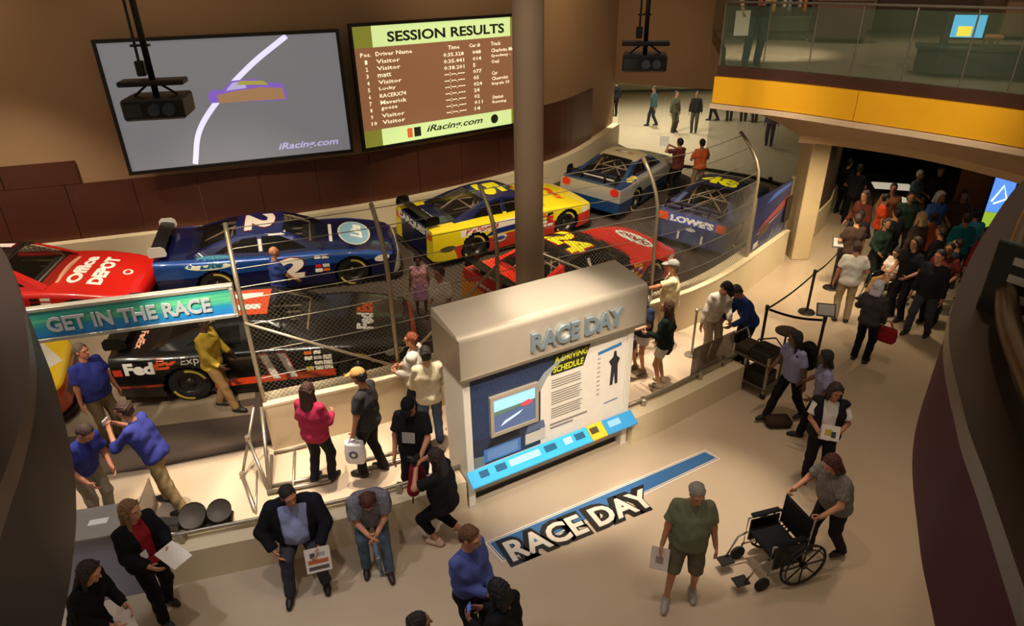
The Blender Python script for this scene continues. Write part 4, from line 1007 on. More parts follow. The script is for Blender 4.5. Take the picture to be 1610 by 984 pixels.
def person(label, xy, face, H=1.72, q=MID, sk='c08a68', hair='2a1c14', hs='short', top='4a5a78', sl='short', bot='26262a', bk='trousers', shoe='1c1814', z0=0.0,
           lean=0, side=0, twist=0, hyaw=0, hpitch=0, rh=(.27, .02, .84), lh=(-.27, .02, .84), rf=(.11, 0), lf=(-.11, 0), rfz=.08, lfz=.08, pz=None, py=0.0, fat=0.0, wide=1.0,
           jacket=None, cap=None, hem=.86, relbow=(.6, -1, -.3), lelbow=(-.6, -1, -.3), kp=(0, 1, .1), grip='relax', group=None, rkz=None, ftoe=None, vest=False, knees=None, rgrip=None, lgrip=None):
    """H in metres, everything else for a figure 1.75 tall, facing +y, right hand at +x"""
    s = H/1.75
    rt = empty('person', (xy[0], xy[1], z0), R(face - 90), label, 'person', group)
    near = q <= NEAR + 1e-6; far = q >= FAR - 1e-6
    pel = np.array((0, py, pz if pz else .93)); T = rotm('Z', twist) @ rotm('Y', side) @ rotm('X', -lean)
    up = lambda x, y, z: pel + T @ np.array((x, y, z - .93))
    hipR, hipL = pel + np.array((.09, 0, -.02)), pel + np.array((-.09, 0, -.02))
    shR, shL = up(.175*wide, -.01, 1.41), up(-.175*wide, -.01, 1.41); neck = up(0, -.015, 1.47)
    HM = T @ rotm('Z', hyaw) @ rotm('X', -hpitch); hc = neck + T @ np.array((0, .015, .05)) + HM @ np.array((0, .02, .125))
    hp = lambda x, y, z: hc + HM @ np.array((x, y, z))
    elR, wrR = ik(shR, rh, .285, .25, relbow); elL, wrL = ik(shL, lh, .285, .25, lelbow)
    anR, anL = np.array((rf[0], rf[1], rfz)), np.array((lf[0], lf[1], lfz))
    kR, anR = ik(hipR, anR, .43, .425, (kp[0] + .12, kp[1], kp[2]) if knees is None else knees[0]); kL, anL = ik(hipL, anL, .43, .425, (kp[0] - .12, kp[1], kp[2]) if knees is None else knees[1])
    parts = []
    def torso(S, g, z_lo=.93):
        for sg in (1, -1):
            S.chain([up(sg*.075, -.005, .92), up(sg*.07*wide, 0, 1.10), up(sg*.085*wide, 0, 1.28), up(sg*.095*wide, -.01, 1.37)], [.108 + g + fat*.05, .098 + g + fat*.08, .108 + g + fat*.04, .075 + g], k=.06)
        S.cap(up(-.15*wide, -.01, 1.41), up(.15*wide, -.01, 1.41), .05 + g*.8); S.cap(up(0, -.01, 1.40), up(0, -.015, 1.45), .075 + g*.6, .055 + g*.4)
        if fat > 0: S.ell(up(0, .045 + fat*.03, 1.10), (.13 + fat*.06 + g, .10 + fat*.09 + g, .19 + g), k=.08)
        S.ell(up(0, -.03, .93), (.155 + g, .12 + g, .13 + g))
    def legs(S, g, cutk=None):
        for hip, kn, an in ((hipR, kR, anR), (hipL, kL, anL)):
            S.cap(hip, kn, .088 + g + fat*.03, .058 + g)
            if cutk is None: S.cap(kn, an + np.array((0, 0, .0)), .058 + g, .04 + g*1.6)
    # body -------------------------------------------------------
    B = Sdf(q, .03); torso(B, -.012); legs(B, -.006)
    for sh, el, wr in ((shR, elR, wrR), (shL, elL, wrL)): B.cap(sh, el, .046 + fat*.015, .041); B.cap(el, wr, .041, .029)
    B.cap(up(0, -.015, 1.43), hp(0, -.015, -.07), .058, .052)
    for an in (anR, anL): B.cap(an, an + np.array((0, .02, -.03)), .038)
    V, Fq = B.mesh(); VV = [V]; FF = [Fq]; off = len(V)
    Hd = Sdf(.009 if near else (.012 if not far else .018), .018)
    Hd.ell(hp(0, -.012, .02), (.076, .095, .098), HM.T.T); Hd.ell(hp(0, .02, -.045), (.058, .068, .075), HM)
    Hd.cap(hp(0, .086, .01), hp(0, .106, -.028), .009, .014, k=.012); Hd.cap(hp(0, .06, -.10), hp(0, .068, -.10), .025, .02)
    for sg in (1, -1): Hd.ell(hp(sg*.076, -.005, -.005), (.012, .022, .032), HM, k=.006); Hd.cap(hp(sg*.015, .082, .028), hp(sg*.05, .07, .026), .011, .009)
    Hd.cap(hp(-.018, .083, -.062), hp(.018, .083, -.062), .0085, k=.006)
    Hd.cap(hp(0, -.02, -.06), neck, .05, .054)
    V, Fq = Hd.mesh(); VV.append(V); FF.append(Fq + off); off += len(V)
    hands = {}
    for sg, el, wr, gp_ in ((1, elR, wrR, rgrip or grip), (-1, elL, wrL, lgrip or grip)):
        d = (wr - el)/np.linalg.norm(wr - el); pn = np.array((-sg, 0.15, 0.0)); pn -= d*(pn @ d)
        if np.linalg.norm(pn) < .2: pn = np.array((0, 0, -1.)) - d*(-d[2])
        pn /= np.linalg.norm(pn); sd = np.cross(d, pn)
        if sd[1] < 0: sd = -sd
        S = Sdf(.0062 if near else (.009 if not far else .014), .008)
        for o_ in (-.022, -.007, .008, .022): S.cap(wr + sd*o_*.7, wr + d*.085 + sd*o_, .017, .012)
        S.cap(wr - d*.05, wr + d*.02, .029, .025)
        curl = {'relax': .35, 'fist': 1.25, 'flat': .08}[gp_]
        for o_, L in ((.026, .070), (.009, .082), (-.009, .075), (-.026, .058)):
            p0 = wr + d*.085 + sd*o_; c1 = d*math.cos(curl*.8) + pn*math.sin(curl*.8); c2 = d*math.cos(curl*1.9) + pn*math.sin(curl*1.9)
            p1 = p0 + c1*L*.55; p2 = p1 + c2*L*.5; S.cap(p0, p1, .0098, .0088, k=.005); S.cap(p1, p2, .0088, .0075, k=.005)
        t0 = wr + d*.025 + sd*.022; t1 = t0 + (d*.5 + sd*.75 + pn*.35)*.045; t2 = t1 + (d*.85 + sd*.2 + pn*.45)*.035; S.cap(t0, t1, .0125, .0105, k=.006); S.cap(t1, t2, .0105, .0085, k=.006)
        V, Fq = S.mesh(); VV.append(V); FF.append(Fq + off); off += len(V)
        hands[sg] = (wr + d*.09 + pn*.02)*s; hands[('d', sg)] = d; hands[('n', sg)] = pn
    def emit(name, V, Fq, m):
        if len(Fq) and name in ('shirt', 'jacket', 'vest', 'trousers', 'shorts', 'skirt'):       # soft folds in the cloth
            w1 = np.sin(V[:, 2:3]*38 + 2.2*np.sin(V[:, 0:1]*17) + V[:, 1:2]*21); w2 = np.sin(V[:, 0:1]*43 - V[:, 2:3]*26 + 1.7*np.sin(V[:, 1:2]*19))
            ct = V.mean(0); dr = V - np.array((ct[0], ct[1], 0)); dr[:, 2] = 0; dr /= np.linalg.norm(dr, axis=1)[:, None] + .05; V = V + dr*(.0042*w1 + .0034*w2)
        if len(Fq): return from_arrays(name, V*s, Fq, m, rt, True)
    emit('body', np.concatenate(VV), np.concatenate(FF), skin(sk))
    # trousers, shorts, skirt -----------------------------------
    P_ = Sdf(q, .03); P_.cap(pel + (-.06, -.01, .0), pel + (.06, -.01, .0), .125 + fat*.05); P_.cap(up(-.06, 0, 1.0), up(.06, 0, 1.0), .11 + fat*.07)
    TI = T.T
    tl = lambda X, Y, Z_: tuple(TI[i][0]*(X - pel[0]) + TI[i][1]*(Y - pel[1]) + TI[i][2]*(Z_ - pel[2]) for i in range(3))
    P_.cut.append(lambda X, Y, Z_: np.minimum(tl(X, Y, Z_)[2] - .115, .25 + fat*.06 - np.sqrt((X - pel[0])**2 + (Y - pel[1])**2)))
    for hip, kn, an in ((hipR, kR, anR), (hipL, kL, anL)):
        if bk == 'trousers': P_.cap(hip, kn, .10 + fat*.03, .074); P_.cap(kn, an + (an - kn)*.05, .074, .064, True)
        elif bk == 'shorts': P_.cap(hip, kn + (hip - kn)*.02, .103 + fat*.03, .088, True)
        elif bk == 'minishorts': P_.cap(hip, kn + (hip - kn)*.45, .108 + fat*.03, .10, True)
        elif bk == 'crop': P_.cap(hip, kn, .10 + fat*.03, .074); P_.cap(kn, an + (kn - an)*.4, .074, .062, True)
    if bk == 'skirt': P_.cap(pel + (0, 0, -.02), (kR + kL)/2 + np.array((0, 0, .05)), .16, .19, True)
    emit('shorts' if bk in ('shorts', 'minishorts') else ('skirt' if bk == 'skirt' else 'trousers'), *P_.mesh(), cloth(bot))
    # shirt -------------------------------------------------------
    def garment(nm, col, g, slv, hemz, front=None):
        S = Sdf(q, .03); torso(S, g)
        for sh, el, wr in ((shR, elR, wrR), (shL, elL, wrL)):
            if slv == 'long': S.cap(sh, el, .048 + g*.8 + fat*.02, .05 + g*.8); S.cap(el, wr + (el - wr)*.03, .052 + g*.8, .038 + g*.8, True)
            elif slv == 'roll': S.cap(sh, el, .048 + g*.8, .05 + g); S.cap(el, el + (wr - el)*.35, .052 + g, .048 + g, True)
            elif slv == 'short': S.cap(sh, sh + (el - sh)*.75, .050 + g*.8 + fat*.022, .062 + g + fat*.015, True)
            elif slv == 'none': S.cap(sh, sh + (el - sh)*.06, .05 + g, .05 + g, True)
        S.cut.append(lambda X, Y, Z_: np.minimum((hemz - .93) - tl(X, Y, Z_)[2], .215*wide + fat*.06 - np.abs(tl(X, Y, Z_)[0]))); S.cut.append(lambda X, Y, Z_: tl(X, Y, Z_)[2] - (.555 + g*.3))
        if hemz < .92: S.ell(up(0, -.005, .90), (.185 + g + fat*.06, .135 + g + fat*.07, .12))
        if front: 
            def fr(X, Y, Z_):
                x, y, z = tl(X, Y, Z_); return -np.maximum(np.abs(x) - (front + np.clip(z - .25, 0, 1)*.05), -y + .02)
            S.cut.append(fr)
        return emit(nm, *S.mesh(), cloth(col) if not col.startswith('P') else mat('pattern_' + col, col[1:], .85, 0, .85, 34, .2, 90))
    garment('shirt', top, .012, sl, hem)
    if jacket: garment('vest' if vest else 'jacket', jacket, .03, 'none' if vest else 'long', .80, .07 + .05*fat)
    # shoes -------------------------------------------------------
    for an, kn in ((anR, kR), (anL, kL)):
        S = Sdf(min(q, .014) if not far else .02, .02); f = np.array(ftoe if ftoe is not None else (an[0]*.6, 1, 0.)); f[2] = 0 if ftoe is None else f[2]; f /= np.linalg.norm(f)
        b = an + np.array((0, 0, -.035)); S.cap(b - f*.035, b + f*.10, .046, .042); S.cap(b + f*.10, b + f*.165 - np.array((0, 0, .008)), .042, .034); S.cap(an + np.array((0, 0, .01)), b, .045, .046)
        zc = an[2] - .08
        S.cut.append(lambda X, Y, Z_, zc=zc: zc - Z_ + 0*X + 0*Y)
        if ftoe is not None: S.cut.pop()
        emit('shoe', *S.mesh(), mat('shoe_' + shoe, shoe, .55, 0, .15, 20))
    # hair --------------------------------------------------------
    HI = HM.T
    hl = lambda X, Y, Z_: tuple(HI[i][0]*(X - hc[0]) + HI[i][1]*(Y - hc[1]) + HI[i][2]*(Z_ - hc[2]) for i in range(3))
    if hs != 'bald':
        hq = .010 if near else (.014 if not far else .02); S = Sdf(hq, .015); big = .012 if hs in ('long', 'bob') else (.03 if hs == 'afro' else .006)
        S.ell(hp(0, -.020, .026), (.077 + big, .095 + big, .098 + big), HM)
        for xx in (-.045, 0, .045): S.cap(hp(xx, -.075, .03), hp(xx*.8, -.072, -.055), .035 + big*.3, .03)
        def hc_(X, Y, Z_):
            x, y, z = hl(X, Y, Z_); return y - (.018 + z*.62 + np.abs(x)*.12) + 0*x
        S.cut.append(hc_); S.cut.append(lambda X, Y, Z_: -.085 - hl(X, Y, Z_)[2])
        Vh, Fh = S.mesh()
        if hs in ('long', 'bob', 'tail'):
            S2 = Sdf(hq, .02); n_ = {'bob': .13, 'long': .30, 'tail': .26}[hs]
            if hs == 'tail': S2.cap(hp(0, -.10, .03), hp(0, -.12, -.02) + T @ np.array((0, -.04, -n_)), .032, .018)
            else:
                for xx in (-.062, -.03, 0, .03, .062): S2.cap(hp(xx, -.06, 0), hp(xx*1.2, -.055, -.03) + T @ np.array((0, -.045, -n_*(1 - abs(xx)*1.5))), .040, .030)
                for sg in (1, -1): S2.cap(hp(sg*.074, -.015, .03), hp(sg*.088, .0, -.06) + T @ np.array((0, .01, -n_*.55)), .026, .022); S2.cap(hp(sg*.06, .035, .085), hp(sg*.082, .02, -.02), .018, .018)
            V2, F2 = S2.mesh(); Fh = np.concatenate([Fh, F2 + len(Vh)]); Vh = np.concatenate([Vh, V2])
        rr = np.random.default_rng(len(Vh)); ctr_ = hc; dd = Vh - ctr_; dd /= np.linalg.norm(dd, axis=1)[:, None] + 1e-6
        Vh = Vh + dd*(.0035*np.sin(Vh[:, 0:1]*190 + 3*np.sin(Vh[:, 2:3]*60)) + .003*np.sin(Vh[:, 1:2]*140 + Vh[:, 2:3]*90))
        emit('hair', Vh, Fh, mat('hair_' + hair, hair, .55, 0, .35, 60, .5, 150))
    if cap:
        S = Sdf(.011 if near else .016, .012); S.ell(hp(0, -.01, .045), (.090, .110, .092), HM); S.cut.append(lambda X, Y, Z_: -(hl(X, Y, Z_)[2] - .042))
        emit('cap', *S.mesh(), cloth(cap))
        S = Sdf(.009 if near else .014, .01); S.ell(hp(0, .11, .05), (.075, .085, .017), HM @ rotm('X', -12)); emit('cap_brim', *S.mesh(), cloth(cap))
    if not far:
        for sg in (1, -1):
            mb = MB(); mb.lathe([(.0, -.009), (.007, -.006), (.0095, 0), (.007, .006), (0, .009)], (0, 0, 0), 'Y', 8, Matrix([list(r_) for r_ in HM])); c_ = hp(sg*.031, .079, .012)
            o = mb.build('eye', mat('eye_dark', '1a120e', .2, 0, 0), rt, True); o.location = [float(v)*s for v in c_]
    rt['_s'] = s
    M = Matrix.Translation((xy[0], xy[1], z0)) @ Matrix.Rotation(R(face - 90), 4, 'Z')
    def world(v): return M @ Vector([float(a) for a in v])
    info = dict(root=rt, R=world(hands[1]), L=world(hands[-1]), M=M, s=s, w=world, up=lambda x, y, z: world(up(x, y, z)*s), head=world(hc*s), hp=lambda x, y, z: world(hp(x, y, z)*s), fdir=M.to_3x3() @ Vector((0, 1, 0)), rdir=M.to_3x3() @ Vector((1, 0, 0)))
    del rt['_s']
    PEOPLE.append(info); return info
def hd_at(px, py, H, z0=0): 
    p = Wp(px, py, z0 + H); return (p.x, p.y)
def ft_at(px, py, z0=0):
    p = Wp(px, py, z0); return (p.x, p.y)
# ================================================================ fence
def arcs(curve):
    P = np.array([p[:2] for p in curve]); L = np.r_[0, np.cumsum(np.linalg.norm(np.diff(P, axis=0), axis=1))]; return P, L
FCc = offs(BAR, .10); FP, FL = arcs(FCc)
def fat_(s): return np.array([np.interp(s, FL, FP[:, 0]), np.interp(s, FL, FP[:, 1])])
def fnorm(s):
    d = fat_(min(s + .05, FL[-1])) - fat_(max(0, s - .05)); d /= np.linalg.norm(d); return np.array([-d[1], d[0]])
def bend(z): return 0.0 if z < 2.55 else .55*((z - 2.55)/.95)**2
def fpt(s, z):
    b = fat_(s) + fnorm(s)*bend(z); return Vector((float(b[0]), float(b[1]), z))
def s_near(p):
    a = FP[:-1]; e = FP[1:] - a; q = np.array([p[0], p[1]]); t = np.clip(((q - a)*e).sum(1)/(e*e).sum(1), 0, 1); d = (((a + e*t[:, None]) - q)**2).sum(1); i = int(d.argmin()); return float(FL[i] + t[i]*np.linalg.norm(e[i]))
fence = empty('chain_link_fence', (FP[0][0], FP[0][1], .84), 0, 'chain link catch fence with curved steel posts on the cream barrier', 'fence')
fo = fence.location.copy()
loc3 = lambda pts: [Vector(p) - fo for p in pts]
sE = s_near(Wp(1165, 458)); POSTS = [0.02, s_near(Wp(637, 655)), s_near(Wp(795, 610)), s_near(Wp(862, 590)), s_near(Wp(1020, 535)), sE]
M_post = mat('fence_post_steel', 'a2957c', .4, .6, .1, 10)
for s in POSTS:
    MB().tube(loc3([fpt(s, z) for z in (.84, 1.6, 2.55, 2.75, 2.95, 3.15, 3.32, 3.48)]), .035, 8).build('post', M_post, fence, smooth=True)
M_wire = mat('fence_wire', '8d8574', .45, .6, .1, 10); M_link = mat('chain_link_wire', '5e5748', .5, .5, .1, 10)
for z in (2.72, 2.96, 3.2, 3.42, 1.25, 1.7, 2.15, 2.55):
    MB().tube(loc3([fpt(s, z) for s in np.linspace(0.02, sE, 24)]), .007, 5).build('cable', M_wire, fence)
# woven mesh: crossing wires
mb = MB(); z0, z1 = .86, 2.55; stp = .075
def wire(sa, za, sb, zb):
    n = max(2, int(abs(sb - sa)/.5) + 1); pts = [fpt(sa + (sb - sa)*i/n, za + (zb - za)*i/n) - fo for i in range(n + 1)]; mb.tube(pts, .0032, 3, False)
k = -(z1 - z0)
while k < sE:
    for dr in (1, -1):
        a, b = (k, k + (z1 - z0)); a2, b2 = max(a, .02), min(b, sE)
        if b2 - a2 > .05:
            za, zb = z0 + (a2 - a), z0 + (b2 - a)
            if dr < 0: za, zb = z0 + z1 - za, z0 + z1 - zb
            wire(a2, za, b2, zb)
    k += stp
tag(mb.build('chain_link_mesh', M_link, fence, fix=False), kind='stuff')
for a, za, b, zb in ((POSTS[0], 2.2, POSTS[1], .95), (POSTS[1], .95, POSTS[2], 2.3), (POSTS[3], 2.3, POSTS[4], .95)):
    MB().tube(loc3([fpt(a, za) + Vector((0, -.04, 0)), fpt((a + b)/2, (za + zb)/2) + Vector((0, -.04, 0)), fpt(b, zb) + Vector((0, -.04, 0))]), .022, 8).build('brace', M_post, fence, smooth=True)
# floor frame at the open end of the fence
fr = empty('floor_frame', Wp(440, 740), 0, 'flat steel tube frame lying on the bright walkway below the fence end', 'frame'); o0 = fr.location.copy()
def ftube(pts, r, nm='tube', m=M_steel): return MB().tube([Wp(a, b, z) - o0 for a, b, z in pts], r, 8).build(nm, m, fr, smooth=True)
ftube([(430, 712, .04), (482, 700, .04)], .02); ftube([(427, 716, .04), (424, 772, .04)], .025); ftube([(463, 707, .04), (461, 763, .04)], .02)
ftube([(420, 774, .045), (520, 756, .045)], .03); ftube([(424, 764, .04), (515, 747, .04)], .022); ftube([(560, 725, .04), (640, 706, .04)], .022); ftube([(555, 742, .045), (700, 705, .045)], .03)
ftube([(411, 640, .86), (424, 770, .04)], .028, 'strut'); 
gt = empty('gate_rail', Wp(392, 770), 0, 'slender steel gate rail with hinges at the open end of the fence', 'rail'); o0 = gt.location.copy()
def gtube(pts, r): MB().tube([Wp(a, b, z) - o0 for a, b, z in pts], r, 8).build('tube', M_steel, gt, smooth=True)
gtube([(399, 640, .86), (381, 747, .03)], .022); gtube([(381, 747, .03), (401, 803, .03)], .03); gtube([(390, 690, .50), (424, 772, .03)], .024); gtube([(404, 740, .03), (402, 806, .03)], .012)
for a, b, z in ((390, 690, .5), (381, 747, .05)): MB().lathe([(.04, -.03), (.04, .05)], Wp(a, b, z) - o0, 'Z', 10).build('hinge', M_steel, gt)
# ---- printed banner at the far end of the fence
a, b = fpt(sE + .05, 0), fpt(min(FL[-1], sE + 2.15), 0); u = (b - a); wb = u.length
bn = empty('track_banner', (a.x, a.y, .86), math.atan2(u.y, u.x), 'dark blue banner with red streak beside the last fence post', 'banner')
MB().box((0, -.01, 0), (wb, .01, 1.25)).build('sheet', gloss('1c2750'), bn)
for x in (0, wb): MB().box((x - .03, -.03, -.02), (x + .03, .03, 1.3)).build('frame', M_post, bn)
def bflat(nm, poly, hexc, y=-.014): from_arrays(nm, [(x*wb, y, z*1.25) for x, z in poly], [tuple(range(len(poly)))], gloss(hexc), bn)
bflat('streak', [(.15, .35), (.9, .55), (.98, .72), (.85, .70), (.3, .46)], '8a3a3a'); bflat('streak', [(.1, .30), (.55, .42), (.9, .5), (.3, .32)], 'b89a8a', -.016)
bflat('streak', [(.3, .8), (.95, .9), (.95, .97), (.5, .93)], '3a5aa8'); bflat('car_shape', [(.18, .22), (.42, .24), (.5, .36), (.38, .42), (.22, .38)], '4a3a30', -.018); bflat('label', [(.1, .05), (.22, .07), (.22, .17), (.1, .15)], 'b8b0a0', -.018)
for i in range(5): bflat('spray', [(.5 + .07*i, .02), (.53 + .07*i, .02), (.62 + .07*i, .22 + .03*(i % 2)), (.6 + .07*i, .21)], '8a96a8', -.019)
MB().box((wb*.86, -.05, .25), (wb*1.02, -.02, .85), bev=.01).build('box', M_black, bn)
# ================================================================ hanging sign
A, B = Wp(365, 448, 2.83), Wp(22, 490, 2.83); A.z = B.z = 2.37; u = (A - B); w = u.length
sg = empty('hanging_sign', B, math.atan2(u.y, u.x), 'blue green GET IN THE RACE sign over the entrance gap', 'sign')
def grad(name, stops, axis=2, sc=1.0, off=0.0, noise=.0):
    m = bpy.data.materials.new(name); m.use_nodes = True; nt = m.node_tree; b = nt.nodes['Principled BSDF']; tc = nt.nodes.new('ShaderNodeTexCoord'); sp = nt.nodes.new('ShaderNodeSeparateXYZ')
    mp = nt.nodes.new('ShaderNodeMapping'); mp.inputs['Scale'].default_value = (.25, 1, 9); nt.links.new(tc.outputs['Object'], mp.inputs[0]); nz = nt.nodes.new('ShaderNodeTexNoise'); nz.inputs['Scale'].default_value = 3; nt.links.new(mp.outputs[0], nz.inputs['Vector'])
    nt.links.new(tc.outputs['Object'], sp.inputs[0]); ma = nt.nodes.new('ShaderNodeMath'); ma.operation = 'MULTIPLY_ADD'; ma.inputs[1].default_value = sc; ma.inputs[2].default_value = off - noise/2; nt.links.new(sp.outputs[axis], ma.inputs[0])
    m2 = nt.nodes.new('ShaderNodeMath'); m2.operation = 'MULTIPLY_ADD'; m2.inputs[1].default_value = noise; nt.links.new(nz.outputs['Fac'], m2.inputs[0]); nt.links.new(ma.outputs[0], m2.inputs[2])
    cr = nt.nodes.new('ShaderNodeValToRGB'); nt.links.new(m2.outputs[0], cr.inputs[0])
    while len(cr.color_ramp.elements) < len(stops): cr.color_ramp.elements.new(.5)
    for e, (p, c) in zip(cr.color_ramp.elements, stops): e.position = p; e.color = (*lin(c), 1)
    nt.links.new(cr.outputs[0], b.inputs['Base Color']); b.inputs['Roughness'].default_value = .3
    return m
MB().box((.05, -.02, .05), (w - .05, .04, .43)).build('panel', grad('sign_print', [(0, '1a6ab0'), (.25, '2a8ad0'), (.45, '2a9aa8'), (.62, '6ad08a'), (.78, '3aa890'), (1, '2a8a9a')], 2, 2.2, 0, .5), sg)
M_frame = mat('sign_frame', 'b8b4a4', .35, .5)
for lo, hi in (((0, -.05, 0), (w, .06, .05)), ((0, -.05, .43), (w, .06, .48)), ((0, -.05, .05), (.05, .06, .43)), ((w - .05, -.05, .05), (w, .06, .43))): MB().box(lo, hi, bev=.006).build('frame', M_frame, sg)
put_text('lettering', 'GET IN THE RACE', w*.76, .21, (w*.50, -.03, .235), (1, 0, 0), (0, 0, 1), mat('sign_letter_metal', 'c4ccd0', .35, .3), sg, depth=.025, bold=.03)
for x in (.05, w - .05):
    for z in (.025, .455): MB().lathe([(.012, -.055), (.012, -.048)], (x, 0, z), 'Y', 8).build('bolt', M_steel, sg)
MB().tube([(-.03, .0, .25), (-.03, 0, .25 + 6)], .03, 8).build('hanger', M_steel, sg)
# ================================================================ RACE DAY panel
A, B = Wp(740, 800), Wp(985, 698); u = (B - A); w = u.length
kp = empty('exhibit_kiosk', A, math.atan2(u.y, u.x), 'tall freestanding RACE DAY display panel with printed front', 'kiosk')
M_kw = mat('display_white', 'ded6c6', .45, 0, .03, 4); M_kg = mat('display_grey', 'a49a88', .4, .1, .04, 4); D = .62
MB().box((0, .02, 0), (.10, D, 2.14), bev=.008).build('side_panel', M_kw, kp); MB().box((w - .10, .02, 0), (w, D, 2.14), bev=.008).build('side_panel', M_kw, kp)
MB().box((.10, .05, .33), (w - .10, .14, 2.14)).build('front_panel', M_kw, kp); MB().box((.10, D - .08, 0), (w - .10, D, 2.14)).build('back_panel', M_kg, kp)
MB().box((.10, .03, .22), (w - .10, .12, .55)).build('plinth', M_kg, kp); MB().box((.10, .16, 0), (w - .10, .24, .25)).build('toe_kick', mat('toe_kick_dark', '1e1812', .6), kp)
# header with a rounded brushed metal top
hd_mb = MB(); prof = [(-.10, 2.14), (-.10, 2.66)] + [(-.10 + .10*(1 - math.cos(t)), 2.66 + .09*math.sin(t)) for t in np.linspace(0.2, math.pi/2, 5)] + [(D + .02, 2.83), (D + .05, 2.80), (D + .05, 2.14)]
V = [(-.08, y, z) for y, z in prof] + [(w + .08, y, z) for y, z in prof]; n = len(prof)
hd_mb.add(V, [(i, i + 1, n + i + 1, n + i) for i in range(n - 1)] + [(n - 1, 0, n, 2*n - 1), tuple(range(n))[::-1], tuple(range(n, 2*n))]); hd = hd_mb.build('header', mat('header_aluminium', 'c2b6a2', .36, .45, .04, 5), kp, smooth='auto')
for x in (-.085, w + .075): MB().box((x, -.105, 2.14), (x + .012, D + .055, 2.70)).build('edge_trim', M_steel, hd)
MB().box((-.09, -.115, 2.12), (w + .09, -.10, 2.16)).build('edge_trim', M_steel, hd)
put_text('lettering', 'RACE DAY', w*.53, .26, (w*.60, -.105, 2.40), (1, 0, 0), (0, 0, 1), mat('header_letter_metal', '9fb0ba', .3, .6), kp, depth=.05, bold=.03)
zA, zB = .62, 2.10; pw0, pw1 = .11, w - .11
def kx(f): return pw0 + f*(pw1 - pw0)
def kz(f): return zA + f*(zB - zA)
def kpoly(nm, poly, m, y): return from_arrays(nm, [(kx(a), y, kz(b)) for a, b in poly], [tuple(range(len(poly)))], m, kp)
kpoly('print', [(0, 0), (1, 0), (1, 1), (0, 1)], mat('print_white', 'e6dccc', .4), .048)
M_crowd = mat('print_crowd', '2c3a58', .4, 0, .9, 55)
kpoly('print_photo', [(0, 0), (.42, 0), (.42, .60), (.46, .72), (.55, .84), (.70, .93), (.70, 1), (0, 1)], M_crowd, .044)
kpoly('print_photo', [(.30, .55), (.42, .60), (.46, .72), (.55, .84), (.68, .92), (.55, .88), (.44, .78), (.38, .66)], gloss('9aa0a0'), .041)
kpoly('print_photo', [(0, 0), (.42, 0), (.42, .26), (.0, .30)], gloss('2a3146'), .042); kpoly('print_photo', [(0, 0), (.06, 0), (.08, .1), (.0, .12)], gloss('77807e'), .040)
# small monitor standing proud of the print
fm = MB(); x0, x1, q0, q1 = kx(.10), kx(.395), kz(.30), kz(.72)
for lo, hi in (((x0, -.01, q0), (x1, .05, q0 + .05)), ((x0, -.01, q1 - .05), (x1, .05, q1)), ((x0, -.01, q0 + .05), (x0 + .05, .05, q1 - .05)), ((x1 - .05, -.01, q0 + .05), (x1, .05, q1 - .05))): fm.box(lo, hi)
fm.build('monitor_frame', M_kg, kp)
MB().box((x0 + .05, .01, q0 + .05), (x1 - .05, .05, q1 - .05)).build('monitor_screen', emis('video_road', '43506e', .5), kp)
def vpoly(nm, poly, hexc, y): from_arrays(nm, [(x0 + .05 + a*(x1 - x0 - .1), y, q0 + .05 + b*(q1 - q0 - .1)) for a, b in poly], [tuple(range(len(poly)))], emis('video_' + hexc, hexc, .6), kp)
vpoly('video', [(0, .62), (1, .62), (1, 1), (0, 1)], '7fb0d8', .006); vpoly('video', [(0, .5), (.5, .56), (1, .6), (1, .66), (0, .64)], '4a5a4a', .004); vpoly('video', [(.65, .55), (.8, .52), (.95, .58), (.85, .7), (.7, .66)], 'a83a3a', .002); vpoly('video', [(.15, .15), (.6, .35), (.7, .45), (.25, .28)], 'a8c4dc', .002)
kpoly('print_box', [(.06, .02), (.29, .02), (.29, .17), (.06, .17)], gloss('4a78b8'), .038); kpoly('print_box', [(.08, .04), (.27, .04), (.27, .15), (.08, .15)], gloss('6a8cc0'), .035); kpoly('print_box', [(.32, .05), (.45, .05), (.45, .17), (.32, .17)], gloss('c8bfb4'), .038)
kpoly('print_box', [(.08, .18), (.29, .20), (.27, .27), (.12, .27)], gloss('14161c'), .037); kpoly('print_box', [(.32, .18), (.45, .18), (.44, .27), (.34, .27)], gloss('5a6a88'), .037)
kpoly('print_heading', [(.485, .72), (.70, .72), (.745, .93), (.50, .93)], gloss('2a2c14'), .043)
put_text('lettering', 'A DRIVING', (pw1 - pw0)*.22, .10, (kx(.615), .038, kz(.875)), (1, 0, 0), (0, 0, 1), gloss('d8d83a'), kp, bold=.03, shear=.1); put_text('lettering', 'SCHEDULE', (pw1 - pw0)*.20, .10, (kx(.60), .038, kz(.775)), (1, 0, 0), (0, 0, 1), gloss('d8d83a'), kp, bold=.03, shear=.1)
rn = random.Random(3)
for i in range(17):
    if i in (4, 11): continue
    kpoly('print_line', [(.49, .655 - i*.026), (.49 + rn.uniform(.17, .22), .655 - i*.026), (.49 + .2, .667 - i*.026), (.49, .667 - i*.026)], gloss('8c867c'), .043)
for i, f_ in enumerate((.16, .12)): kpoly('print_line', [(.485, f_), (.74 - .1*i, f_), (.74 - .1*i, f_ + .022), (.485, f_ + .022)], gloss('8a8078'), .043)
kpoly('print_bar', [(.80, .77), (.965, .80), (.965, .835), (.80, .805)], gloss('3a78b0'), .043)
for i in range(9): kpoly('print_line', [(.80, .72 - i*.05), (.82, .72 - i*.05), (.82, .738 - i*.05), (.80, .738 - i*.05)], gloss('a8a098'), .043)
